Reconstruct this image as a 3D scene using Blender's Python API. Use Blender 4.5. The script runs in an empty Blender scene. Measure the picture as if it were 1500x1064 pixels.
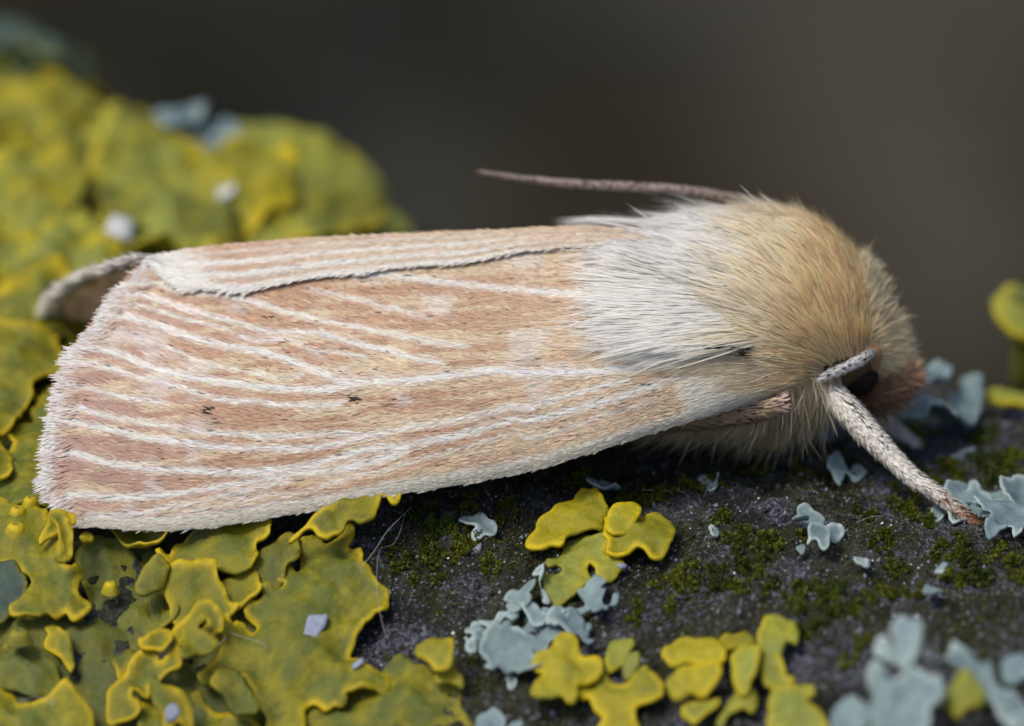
import bpy, math, random
import numpy as np
from mathutils import Vector
from mathutils.geometry import delaunay_2d_cdt

# ------------------------------------------------------------------ units, camera, light
S = 0.001                     # everything below is modelled in millimetres
PITCH = math.radians(25.0)
SP, CP = math.sin(PITCH), math.cos(PITCH)
DIST = 150.0                  # camera to plane of focus, mm
MMPX = 0.014                  # mm per photo pixel in the plane of focus
rng = np.random.default_rng(7)
random.seed(7)

scene = bpy.context.scene
col = scene.collection
cam_data = bpy.data.cameras.new('camera')
cam = bpy.data.objects.new('camera', cam_data)
col.objects.link(cam)
cam.location = (0, -DIST * CP * S, DIST * SP * S)
cam.rotation_euler = (math.radians(90) - PITCH, 0, 0)
cam_data.sensor_width = 36
cam_data.lens = 36 * DIST / (1500 * MMPX)
cam_data.clip_start = 0.002
cam_data.clip_end = 500
cam_data.dof.use_dof = True
cam_data.dof.focus_distance = (DIST - 0.7) * S
cam_data.dof.aperture_fstop = cam_data.lens / 4.6
scene.camera = cam

SUN_EL, SUN_AZ = math.radians(60), math.radians(242)   # compass style: 0 = +y, clockwise
world = bpy.data.worlds.new('World')
scene.world = world
world.use_nodes = True
wn = world.node_tree
sky = wn.nodes.new('ShaderNodeTexSky')
sky.sky_type = 'NISHITA'
sky.sun_disc = False
sky.sun_elevation = SUN_EL
sky.sun_rotation = SUN_AZ
sky.dust_density = 4.0
bg = wn.nodes['Background']
wn.links.new(sky.outputs[0], bg.inputs[0])
bg.inputs[1].default_value = 0.085
sun_data = bpy.data.lights.new('sun', 'SUN')
sun_data.energy = 1.5
sun_data.angle = math.radians(20)
sun_data.color = (1.0, 0.93, 0.82)
sun = bpy.data.objects.new('sun', sun_data)
col.objects.link(sun)
sdir = Vector((math.sin(SUN_AZ) * math.cos(SUN_EL), math.cos(SUN_AZ) * math.cos(SUN_EL), math.sin(SUN_EL)))
sun.rotation_euler = sdir.to_track_quat('Z', 'Y').to_euler()
sun.location = sdir * 3

scene.render.engine = 'CYCLES'
scene.cycles.use_denoising = True
scene.cycles.max_bounces = 8
scene.cycles.diffuse_bounces = 4
scene.view_settings.view_transform = 'Standard'
scene.view_settings.look = 'None'
scene.view_settings.gamma = 1
scene.view_settings.exposure = 0.6

# ------------------------------------------------------------------ helpers
def lin(r, g, b):
    f = lambda c: (c / 255 / 12.92) if c / 255 <= 0.04045 else ((c / 255 + 0.055) / 1.055) ** 2.4
    return np.array([f(r), f(g), f(b)])

def W(px, py, d):
    """photo pixel + depth behind the plane of focus -> world mm"""
    px, py, d = np.broadcast_arrays(np.asarray(px, float), np.asarray(py, float), np.asarray(d, float))
    k = MMPX * (1 + d / DIST)
    a, b = (px - 750) * k, (532 - py) * k
    return np.stack([a, b * SP + d * CP, b * CP - d * SP], -1)

def unW(P):
    a = P[..., 0]; b = P[..., 1] * SP + P[..., 2] * CP; d = P[..., 1] * CP - P[..., 2] * SP
    k = MMPX * (1 + d / DIST)
    return a / k + 750, 532 - b / k, d

def _hash(i, j, seed):
    h = (i.astype(np.int64) * 374761393 + j.astype(np.int64) * 668265263 + seed * 974634541) & 0xffffffff
    h = ((h ^ (h >> 13)) * 1274126177) & 0xffffffff
    return ((h ^ (h >> 16)) & 0xffff) / 65535.0

def vnoise(x, y, seed=0):
    x = np.asarray(x, float); y = np.asarray(y, float)
    i, j = np.floor(x), np.floor(y)
    u, v = x - i, y - j
    u, v = u * u * (3 - 2 * u), v * v * (3 - 2 * v)
    a, b, c, d = _hash(i, j, seed), _hash(i + 1, j, seed), _hash(i, j + 1, seed), _hash(i + 1, j + 1, seed)
    return (a * (1 - u) + b * u) * (1 - v) + (c * (1 - u) + d * u) * v * 1.0

def fbm(x, y, seed=0, n=4):
    t, a, s = 0, 0.5, 0
    for k in range(n):
        t = t + a * vnoise(x * 2 ** k + 17.3 * k, y * 2 ** k - 9.1 * k, seed + k); s += a; a *= 0.5
    return t / s

def smooth(a, b, x):
    t = np.clip((x - a) / (b - a), 0, 1)
    return t * t * (3 - 2 * t)

def spline(pts, step, closed=True):
    P = np.array(pts, float); n = len(P); out = []
    for i in range(n if closed else n - 1):
        if closed:
            p0, p1, p2, p3 = P[i - 1], P[i], P[(i + 1) % n], P[(i + 2) % n]
        else:
            p0, p1, p2, p3 = P[max(i - 1, 0)], P[i], P[i + 1], P[min(i + 2, n - 1)]
        m = max(1, int(np.ceil(np.linalg.norm(p2 - p1) / step)))
        t = (np.arange(m) / m)[:, None]
        out.append(0.5 * (2 * p1 + (p2 - p0) * t + (2 * p0 - 5 * p1 + 4 * p2 - p3) * t ** 2 + (3 * p1 - p0 - 3 * p2 + p3) * t ** 3))
    if not closed: out.append(P[-1:])
    return np.concatenate(out)

def resample(P, step, closed=True):
    Q = np.vstack([P, P[:1]]) if closed else P
    L = np.concatenate([[0], np.cumsum(np.linalg.norm(np.diff(Q, axis=0), axis=1))])
    n = max(6, int(L[-1] / step))
    t = np.linspace(0, L[-1], n, endpoint=not closed)
    return np.stack([np.interp(t, L, Q[:, k]) for k in range(Q.shape[1])], -1)

def seg_dist(P, A, B):
    """min distance from points P to segments A-B (2d)"""
    out = np.empty(len(P)); AB = B - A; L2 = (AB ** 2).sum(1) + 1e-12
    for s in range(0, len(P), 2000):
        d = P[s:s + 2000, None, :] - A[None]
        t = np.clip((d * AB).sum(-1) / L2, 0, 1)
        out[s:s + 2000] = np.sqrt(((d - t[..., None] * AB) ** 2).sum(-1)).min(1)
    return out

def inside(P, poly):
    r = np.zeros(len(P), bool); n = len(poly); x, y = P[:, 0], P[:, 1]
    for i in range(n):
        (x1, y1), (x2, y2) = poly[i], poly[(i + 1) % n]
        if y1 == y2: continue
        c = (y1 > y) != (y2 > y)
        r ^= c & (x < (x2 - x1) * (y - y1) / (y2 - y1) + x1)
    return r

def tri_poly(poly, h, jit=0.25):
    """triangulated filling of a closed 2d outline, with inner points every h"""
    lo, hi = poly.min(0), poly.max(0)
    gx, gy = np.meshgrid(np.arange(lo[0], hi[0], h), np.arange(lo[1], hi[1], h * 0.87))
    gx[1::2] += h / 2
    G = np.stack([gx.ravel(), gy.ravel()], -1) + rng.uniform(-jit, jit, (gx.size, 2)) * h
    G = G[inside(G, poly)]
    if len(G): G = G[seg_dist(G, poly, np.roll(poly, -1, 0)) > h * 0.55]
    V = np.vstack([poly, G]) if len(G) else poly
    n = len(poly)
    r = delaunay_2d_cdt([Vector(v) for v in V], [(i, (i + 1) % n) for i in range(n)], [], 1, 1e-6)
    VV = np.array([(v.x, v.y) for v in r[0]])
    F = np.array([f for f in r[2] if len(f) == 3])
    return VV, F

def mesh_obj(name, V, F, mat, parent=None, attrs=None, smoothed=True, kind=None):
    """V in world mm; F = (n,3) or (n,4) array (or list of several)"""
    org = np.array(parent['_o']) if parent is not None else np.zeros(3)
    me = bpy.data.meshes.new(name)
    Fs = F if isinstance(F, list) else [F]
    Fs = [np.asarray(f, np.int32) for f in Fs if len(f)]
    me.vertices.add(len(V))
    me.vertices.foreach_set('co', ((V - org) * S).astype(np.float32).ravel())
    li = np.concatenate([f.ravel() for f in Fs])
    tot = np.concatenate([np.full(len(f), f.shape[1], np.int32) for f in Fs])
    st = np.concatenate([[0], np.cumsum(tot)[:-1]]).astype(np.int32)
    me.loops.add(len(li)); me.loops.foreach_set('vertex_index', li)
    me.polygons.add(len(tot)); me.polygons.foreach_set('loop_start', st)
    me.update(calc_edges=True)
    me.validate()
    if smoothed:
        me.polygons.foreach_set('use_smooth', np.ones(len(me.polygons), bool))
    for k, a in (attrs or {}).items():
        a = np.asarray(a, np.float32)
        if a.ndim == 2:
            at = me.color_attributes.new(k, 'FLOAT_COLOR', 'POINT')
            at.data.foreach_set('color', np.hstack([a, np.ones((len(a), 1), np.float32)]).ravel())
        else:
            at = me.attributes.new(k, 'FLOAT', 'POINT')
            at.data.foreach_set('value', a)
    me.materials.append(mat)
    o = bpy.data.objects.new(name, me); col.objects.link(o)
    if parent is not None:
        o.parent = parent; o['_o'] = list(org)
    else:
        o['_o'] = [0.0, 0.0, 0.0]
    if kind: o['kind'] = kind
    return o

def thing(name, label, cat, loc, group=None):
    o = bpy.data.objects.new(name, None); col.objects.link(o)
    o.location = [c * S for c in loc]; o.empty_display_size = 0.001
    o['_o'] = [float(c) for c in loc]; o['label'] = label; o['category'] = cat
    if group: o['group'] = group
    return o

def tag(o, label, cat, group=None):
    o['label'] = label; o['category'] = cat
    if group: o['group'] = group
    return o

def tube(path, radii, n=10):
    P = np.array(path, float); R = np.array(radii, float); m = len(P)
    T = np.gradient(P, axis=0); T /= np.linalg.norm(T, axis=1)[:, None]
    ref = np.array([0.13, -0.6, 0.79])
    A = np.cross(T, ref); A /= np.linalg.norm(A, axis=1)[:, None]
    B = np.cross(A, T)
    th = np.arange(n) / n * 2 * np.pi
    R = R[:, None] if R.ndim == 1 else R
    V = (P[:, None] + (np.cos(th)[None, :, None] * A[:, None] + np.sin(th)[None, :, None] * B[:, None]) * R[..., None])
    V = V.reshape(-1, 3)
    i, j = np.meshgrid(np.arange(m - 1), np.arange(n), indexing='ij')
    F = np.stack([i * n + j, i * n + (j + 1) % n, (i + 1) * n + (j + 1) % n, (i + 1) * n + j], -1).reshape(-1, 4)
    V = np.vstack([V, P[:1], P[-1:]]); k = m * n
    jj = np.arange(n)
    c0 = np.stack([np.full(n, k), (jj + 1) % n, jj], -1)
    c1 = np.stack([np.full(n, k + 1), (m - 1) * n + jj, (m - 1) * n + (jj + 1) % n], -1)
    return V, [F, np.vstack([c0, c1])]

def nrm(v):
    return v / (np.linalg.norm(v, axis=-1, keepdims=True) + 1e-12)

def strands(P, width, side, color, tipcolor=None, prism=True, prof=None):
    """P (N,K,3) points along N hairs, width (N,), side (N,3) -> verts, faces, colours"""
    N, K, _ = P.shape
    if prof is None: prof = np.linspace(1, 0, K) ** 0.6 * 0.9 + 0.1
    T = nrm(np.gradient(P, axis=1))
    A = nrm(side[:, None] - (side[:, None] * T).sum(-1, keepdims=True) * T)
    B = np.cross(T, A)
    w = (width[:, None] * prof[None])[..., None] * 0.5
    if prism:
        a = 2 * np.pi / 3
        rings = [P + w * (math.cos(k * a) * B + math.sin(k * a) * A) for k in range(3)]
        M = 3
    else:
        rings = [P - w * A, P + w * A]; M = 2
    V = np.stack(rings, 2).reshape(-1, 3)
    base = (np.arange(N) * K * M)[:, None, None]
    kk = (np.arange(K - 1) * M)[None, :, None]
    m = np.arange(3 if prism else 1)[None, None]
    m2 = (m + 1) % M
    F = np.stack([base + kk + m, base + kk + m2, base + kk + M + m2, base + kk + M + m], -1).reshape(-1, 4)
    t = np.linspace(0, 1, K)[None, :, None, None]
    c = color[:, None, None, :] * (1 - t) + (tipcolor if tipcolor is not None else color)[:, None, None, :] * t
    C = np.broadcast_to(c, (N, K, M, 3)).reshape(-1, 3)
    return V, F, C

# ------------------------------------------------------------------ materials
def new_mat(name):
    m = bpy.data.materials.new(name); m.use_nodes = True
    nt = m.node_tree
    return m, nt, nt.nodes['Principled BSDF'], nt.nodes['Material Output']

def coords(nt):
    tc = nt.nodes.new('ShaderNodeTexCoord')
    vm = nt.nodes.new('ShaderNodeVectorMath'); vm.operation = 'SCALE'
    vm.inputs['Scale'].default_value = 1 / S
    nt.links.new(tc.outputs['Object'], vm.inputs[0])
    return vm.outputs[0]

def noise(nt, vec, scale, detail=4, rough=0.6):
    n = nt.nodes.new('ShaderNodeTexNoise'); n.inputs['Scale'].default_value = scale
    n.inputs['Detail'].default_value = detail; n.inputs['Roughness'].default_value = rough
    nt.links.new(vec, n.inputs['Vector'])
    return n.outputs['Fac']

def ramp(nt, fac, stops):
    r = nt.nodes.new('ShaderNodeValToRGB'); e = r.color_ramp.elements
    while len(e) < len(stops): e.new(0.5)
    for k, (p, c) in enumerate(stops):
        e[k].position = p; e[k].color = (*c, 1)
    nt.links.new(fac, r.inputs[0])
    return r.outputs[0]

def mixc(nt, fac, a, b, mode='MIX'):
    m = nt.nodes.new('ShaderNodeMix'); m.data_type = 'RGBA'; m.blend_type = mode
    for s, v in ((m.inputs[0], fac), (m.inputs[6], a), (m.inputs[7], b)):
        if isinstance(v, bpy.types.NodeSocket): nt.links.new(v, s)
        elif np.ndim(v) == 0: s.default_value = v
        else: s.default_value = (*v, 1)
    return m.outputs[2]

def attr(nt, name):
    a = nt.nodes.new('ShaderNodeAttribute'); a.attribute_name = name
    return a

def bump(nt, bsdf, height, dist_mm, strength=1.0):
    b = nt.nodes.new('ShaderNodeBump'); b.inputs['Distance'].default_value = dist_mm * S
    b.inputs['Strength'].default_value = strength
    nt.links.new(height, b.inputs['Height']); nt.links.new(b.outputs[0], bsdf.inputs['Normal'])

def hair_mat(name, rough=0.55, transl=0.3, spec=0.3):
    m, nt, p, out = new_mat(name)
    a = attr(nt, 'Col')
    nt.links.new(a.outputs['Color'], p.inputs['Base Color'])
    p.inputs['Roughness'].default_value = rough
    p.inputs['Specular IOR Level'].default_value = spec
    t = nt.nodes.new('ShaderNodeBsdfTranslucent'); nt.links.new(a.outputs['Color'], t.inputs[0])
    mx = nt.nodes.new('ShaderNodeMixShader'); mx.inputs[0].default_value = transl
    nt.links.new(p.outputs[0], mx.inputs[1]); nt.links.new(t.outputs[0], mx.inputs[2])
    nt.links.new(mx.outputs[0], out.inputs[0])
    return m

M_fur = hair_mat('moth_fur', 0.5, 0.42)
M_scale = hair_mat('wing_scales', 0.5, 0.2, 0.35)
M_moss = hair_mat('moss_leaves', 0.6, 0.35, 0.3)
M_litter = hair_mat('dead_leaves', 0.8, 0.2, 0.1)

def plain(name, c, rough=0.6, spec=0.4, nscale=None, var=0.25, bmm=0):
    m, nt, p, out = new_mat(name)
    p.inputs['Roughness'].default_value = rough; p.inputs['Specular IOR Level'].default_value = spec
    if nscale:
        v = coords(nt); f = noise(nt, v, nscale, 5)
        nt.links.new(mixc(nt, f, np.array(c) * (1 - var), np.clip(np.array(c) * (1 + var), 0, 1)), p.inputs['Base Color'])
        if bmm: bump(nt, p, f, bmm)
    else:
        p.inputs['Base Color'].default_value = (*c, 1)
    return m

M_body = plain('moth_skin', (0.13, 0.08, 0.045), 0.7, 0.2, 6)
M_membrane = plain('wing_membrane', (0.70, 0.60, 0.48), 0.6, 0.3, 4)
nt = M_membrane.node_tree
tl = nt.nodes.new('ShaderNodeBsdfTranslucent'); tl.inputs[0].default_value = (0.75, 0.64, 0.52, 1)
mx = nt.nodes.new('ShaderNodeMixShader'); mx.inputs[0].default_value = 0.5
nt.links.new(nt.nodes['Principled BSDF'].outputs[0], mx.inputs[1]); nt.links.new(tl.outputs[0], mx.inputs[2]); nt.links.new(mx.outputs[0], nt.nodes['Material Output'].inputs[0])
M_eye = plain('compound_eye', (0.016, 0.008, 0.005), 0.5, 0.25, 14, .6, .02)
M_brown = plain('palp_brown', (0.10, 0.05, 0.025), 0.7, 0.3, 8)
M_silk = plain('silk', (0.38, 0.38, 0.35), 0.4, 0.5)
M_flake = plain('pale_flake', (0.24, 0.28, 0.38), 0.8, 0.3, 9, 0.35, 0.03)
M_flake2 = plain('white_flake', (0.5, 0.52, 0.54), .8, .3, 9, .2, .02)
M_disc = plain('dark_disc', (0.02, 0.021, 0.017), 0.7, 0.3, 8, 0.4, 0.02)

def lichen_mat(name, centre, centre2, rim, pits, rimw=1.0, rough=0.5):
    centre, centre2, rim = (np.array(q) * f for q, f in ((centre, .77), (centre2, .80), (rim, .88)))
    m, nt, p, out = new_mat(name)
    v = coords(nt)
    n1 = noise(nt, v, 1.3, 4); n2 = noise(nt, v, 5.0, 5, 0.65); n3 = noise(nt, v, 28.0, 3)
    base = mixc(nt, ramp(nt, n1, [(0.42, (0, 0, 0)), (0.58, (1, 1, 1))]), centre, centre2)
    oi = nt.nodes.new('ShaderNodeObjectInfo')
    hv = nt.nodes.new('ShaderNodeHueSaturation')
    mr = nt.nodes.new('ShaderNodeMapRange'); nt.links.new(oi.outputs['Random'], mr.inputs[0])
    mr.inputs[3].default_value = 0.82; mr.inputs[4].default_value = 1.16
    nt.links.new(mr.outputs[0], hv.inputs['Value'])
    nt.links.new(base, hv.inputs['Color'])
    mot = mixc(nt, 0.65, hv.outputs[0], ramp(nt, n2, [(0.3, (0.55, 0.55, 0.55)), (0.7, (1.25, 1.25, 1.2))]), 'MULTIPLY')
    pit = ramp(nt, n3, [(0.24, (1, 1, 1)), (0.30, (0, 0, 0))])
    mot = mixc(nt, pit, mot, pits)
    e = attr(nt, 'edge')
    ed = nt.nodes.new('ShaderNodeMath'); ed.operation = 'MULTIPLY'; ed.inputs[1].default_value = rimw
    nt.links.new(e.outputs['Fac'], ed.inputs[0])
    ed.use_clamp = True
    fin = mixc(nt, ed.outputs[0], mot, rim)
    nt.links.new(fin, p.inputs['Base Color'])
    p.inputs['Roughness'].default_value = rough
    p.inputs['Specular IOR Level'].default_value = 0.3
    add = nt.nodes.new('ShaderNodeMath'); add.operation = 'ADD'
    nt.links.new(n2, add.inputs[0]); nt.links.new(n3, add.inputs[1])
    bump(nt, p, add.outputs[0], 0.045, 0.55)
    return m

M_yel = lichen_mat('yellow_lichen', (0.270, 0.250, 0.008), (0.130, 0.155, 0.017), (0.58, 0.43, 0.007), (0.06, 0.06, 0.008))
M_yelb = lichen_mat('bright_yellow_lichen', (0.40, 0.345, 0.010), (0.26, 0.255, 0.018), (0.60, 0.46, 0.006), (0.13, 0.11, 0.01))
M_pale = lichen_mat('pale_yellow_green_lichen', (0.34, 0.345, 0.035), (0.25, 0.285, 0.05), (0.48, 0.40, 0.012), (0.15, 0.15, 0.035))
M_olive = lichen_mat('olive_grey_lichen', (0.185, 0.190, 0.018), (0.115, 0.142, 0.030), (0.42, 0.34, 0.012), (0.04, 0.042, 0.014), 0.5)
M_blue = lichen_mat('blue_grey_lichen', (0.265, 0.375, 0.39), (0.19, 0.275, 0.31), (0.50, 0.61, 0.60), (0.09, 0.13, 0.14), 0.8, 0.75)
M_teal = lichen_mat('teal_lichen', (0.07, 0.12, 0.085), (0.052, 0.09, 0.08), (0.25, 0.25, 0.03), (0.03, 0.05, 0.035), 0.8)

# ------------------------------------------------------------------ the rock: a smooth height field through measured points
ctrl_px = [(0,1064,-3.0),(350,1064,-3.2),(700,1064,-4.2),(1100,1064,-5.8),(1500,1064,-7.5),
           (0,900,-1.7),(250,900,-1.7),(600,900,-2.0),(900,880,-2.3),(1250,880,-3.3),(1500,870,-3.2),
           (60,780,-0.2),(300,780,-0.4),(600,770,-0.5),(900,760,-0.6),(1200,770,-0.4),(1450,780,0),
           (900,690,2.2),(1200,680,2.8),(1450,660,4.0),(1400,600,7.5),(1500,585,9.5),(1200,610,7),
           (30,600,4),(0,470,7.5),(150,370,11),(30,175,17),(230,235,17),(430,265,16),(520,360,13)]
ctrl = [tuple(W(*c)) for c in ctrl_px] + [(-17, 26, -3.5), (-8, 27, -7), (-2, 25, -10), (5, 22, -11), (14, 22, -12.5), (22, 22, -15),
        (-26, 0, -4.5), (-26, 14, -3.0), (-27, 27, -7), (25, -2, -5), (25, 8, -8.5), (-12, -17, -14), (0, -17, -13), (13, -17, -10), (26, -17, -11), (-26, -17, -15)]
ctrl = np.array(ctrl)
def _phi(r): return np.sqrt(r * r + 9.0)
_r = np.linalg.norm(ctrl[:, None, :2] - ctrl[None, :, :2], axis=-1)
_A = np.block([[-_phi(_r) + 0.25 * np.eye(len(ctrl)), np.ones((len(ctrl), 1))], [np.ones((1, len(ctrl))), np.zeros((1, 1))]])
_w = np.linalg.solve(_A, np.concatenate([ctrl[:, 2], [0]]))
GX0, GX1, GY0, GY1, GH = -46, 46, -36, 50, 0.25
_gx, _gy = np.arange(GX0, GX1 + GH / 2, GH), np.arange(GY0, GY1 + GH / 2, GH)
_X, _Y = np.meshgrid(_gx, _gy)
_Z = np.full(_X.shape, _w[-1])
for (cx, cy, _c), ww in zip(ctrl, _w): _Z = _Z - ww * _phi(np.hypot(_X - cx, _Y - cy))
_q = np.hypot(_X / 27, (_Y - 5) / 23)
_Z = _Z - 26 * np.maximum(0, _q - 1) ** 1.6
def zs(x, y):
    fx = np.clip((np.asarray(x) - GX0) / GH, 0, len(_gx) - 1.001); fy = np.clip((np.asarray(y) - GY0) / GH, 0, len(_gy) - 1.001)
    i, j = fx.astype(int), fy.astype(int); u, v = fx - i, fy - j
    return (_Z[j, i] * (1 - u) + _Z[j, i + 1] * u) * (1 - v) + (_Z[j + 1, i] * (1 - u) + _Z[j + 1, i + 1] * u) * v

def relief(x, y):
    return 0.5 * (fbm(x / 2.2, y / 2.2, 3, 3) - 0.5) + 0.42 * (fbm(x / 0.6, y / 0.6, 11, 3) - 0.5) + 0.17 * (vnoise(x / 0.15, y / 0.15, 21) - 0.5)

_ds = np.linspace(-25, 45, 351)
def hit(px, py, lift=0.0):
    """where the sight line through a photo pixel meets the rock (raised by lift mm)"""
    px = np.atleast_1d(np.asarray(px, float)); py = np.atleast_1d(np.asarray(py, float))
    P = W(px[:, None], py[:, None], _ds[None])
    g = P[..., 2] - zs(P[..., 0], P[..., 1]) - lift
    neg = g < 0
    k = np.where(neg.any(1), neg.argmax(1), g.argmin(1)); k = np.clip(k, 1, len(_ds) - 1)
    i = np.arange(len(px)); g0, g1 = g[i, k - 1], g[i, k]
    t = np.where(neg.any(1), np.clip(g0 / (g0 - g1 + 1e-9), 0, 1), 1)
    return W(px, py, _ds[k - 1] + t * (_ds[k] - _ds[k - 1]))

def rock_grid():
    xs = np.concatenate([np.arange(-46, -13, 0.5), np.arange(-13, 13, 0.075), np.arange(13, 46.1, 0.5)])
    ys = np.concatenate([np.arange(-36, -10, 0.5), np.arange(-10, 9, 0.085), np.arange(9, 26, 0.25), np.arange(26, 50.1, 0.6)])
    X, Y = np.meshgrid(xs, ys); Z = zs(X, Y) + relief(X, Y)
    ny, nx = X.shape
    V = np.stack([X, Y, Z], -1).reshape(-1, 3)
    i, j = np.meshgrid(np.arange(ny - 1), np.arange(nx - 1), indexing='ij')
    F = np.stack([i * nx + j, i * nx + j + 1, (i + 1) * nx + j + 1, (i + 1) * nx + j], -1).reshape(-1, 4)
    # sides down to the ground
    b = np.concatenate([np.arange(nx), np.arange(1, ny) * nx + nx - 1, (ny - 1) * nx + np.arange(nx - 2, -1, -1), np.arange(ny - 2, 0, -1) * nx])
    B = V[b].copy(); c = np.array([0, 7, 0])
    B[:, :2] = c[:2] + (B[:, :2] - c[:2]) * (1.25 + 0.1 * vnoise(B[:, :1] / 9, B[:, 1:2] / 9, 5)); B[:, 2] = -515
    n0 = len(V); V = np.vstack([V, B]); m = len(b); k = np.arange(m)
    F2 = np.stack([b[k], n0 + k, n0 + (k + 1) % m, b[(k + 1) % m]], -1)
    return V, np.vstack([F, F2])

m, nt, p, out = new_mat('rock')
v = coords(nt)
na, nb, nc, nd = noise(nt, v, 0.35, 5), noise(nt, v, 2.2, 6, 0.7), noise(nt, v, 11, 5, 0.75), noise(nt, v, 0.8, 4)
grey = ramp(nt, nc, [(0.37, (0.010, 0.011, 0.014)), (0.49, (0.054, 0.056, 0.078)), (0.60, (0.23, 0.245, 0.33))])
brown = ramp(nt, nc, [(0.36, (0.007, 0.007, 0.006)), (0.54, (0.026, 0.025, 0.021)), (0.72, (0.10, 0.10, 0.10))])
base = mixc(nt, ramp(nt, nd, [(0.44, (0, 0, 0)), (0.56, (1, 1, 1))]), brown, grey)
alg = mixc(nt, nc, (0.010, 0.013, 0.004), (0.060, 0.070, 0.012))
am = mixc(nt, 1.0, ramp(nt, na, [(0.42, (0, 0, 0)), (0.54, (1, 1, 1))]), ramp(nt, nb, [(0.36, (0, 0, 0)), (0.56, (0.85, 0.85, 0.85))]), 'MULTIPLY')
base = mixc(nt, am, base, alg)
nt.links.new(base, p.inputs['Base Color'])
p.inputs['Roughness'].default_value = 0.85; p.inputs['Specular IOR Level'].default_value = 0.3
bump(nt, p, nc, 0.14, 1.0)
M_rock = m
V, F = rock_grid()
o = mesh_obj('rock', V, F, M_rock); o['kind'] = 'structure'

# ------------------------------------------------------------------ ground far below and its litter
m, nt, p, out = new_mat('ground')
tc = nt.nodes.new('ShaderNodeTexCoord')
n1 = attr(nt, 'tone').outputs['Fac']; n2 = noise(nt, tc.outputs['Object'], 60, 5)
c1 = ramp(nt, n1, [(0.30, (0.005, 0.006, 0.0018)), (0.48, (0.0135, 0.0140, 0.0062)), (0.70, (0.038, 0.0315, 0.018))])
nt.links.new(mixc(nt, n2, mixc(nt, 1.0, c1, (0.5, 0.5, 0.5), 'MULTIPLY'), mixc(nt, 1.0, c1, (1.5, 1.5, 1.5), 'MULTIPLY')), p.inputs['Base Color'])
p.inputs['Roughness'].default_value = 0.9
bump(nt, p, n2, 8.0)
M_ground = m
gx = np.concatenate([-np.geomspace(60000, 900, 14), np.linspace(-800, 800, 90), np.geomspace(900, 60000, 14)])
X, Y = np.meshgrid(gx, gx + 600)
Z = -500 + 25 * (fbm(X / 160, Y / 160, 8, 3) - 0.5) * (np.hypot(X, Y) < 3000)
n = len(gx); i, j = np.meshgrid(np.arange(n - 1), np.arange(n - 1), indexing='ij')
F = np.stack([i * n + j, i * n + j + 1, (i + 1) * n + j + 1, (i + 1) * n + j], -1).reshape(-1, 4)
o = mesh_obj('ground', np.stack([X, Y, Z], -1).reshape(-1, 3), F, M_ground, None, {'tone': fbm(X / 150, Y / 150, 220, 2).ravel()}); o['kind'] = 'structure'

N = 420
P0 = np.stack([rng.uniform(-450, 450, N), rng.uniform(300, 1900, N), np.zeros(N)], -1)
P0[:, 2] = -497 + 25 * (fbm(P0[:, 0] / 160, P0[:, 1] / 160, 8, 3) - 0.5) + rng.uniform(0, 8, N)
ang = rng.uniform(0, 2 * np.pi, N); L = rng.uniform(25, 60, N)
dr = np.stack([np.cos(ang), np.sin(ang), rng.uniform(-0.1, 0.25, N)], -1)
t = np.linspace(0, 1, 5)
P = P0[:, None] + dr[:, None] * (t[None, :, None] * L[:, None, None]); P[..., 2] += (np.sin(t * np.pi) * 6)[None]
br = np.array([(0.028, 0.020, 0.009), (0.016, 0.012, 0.006), (0.044, 0.032, 0.016), (0.009, 0.012, 0.003)])[rng.integers(0, 4, N)]
side = np.cross(dr, [0, 0, 1.0])
V, F, C = strands(P, L * 0.5, nrm(side), br, prism=False, prof=np.array([0.12, 0.8, 1, 0.7, 0.06]))
o = mesh_obj('leaf_litter', V, F, M_litter, None, {'Col': C}, kind='stuff')
tag(o, 'blurred dark brown dead leaves on the ground far behind the moth', 'leaf litter')

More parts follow.
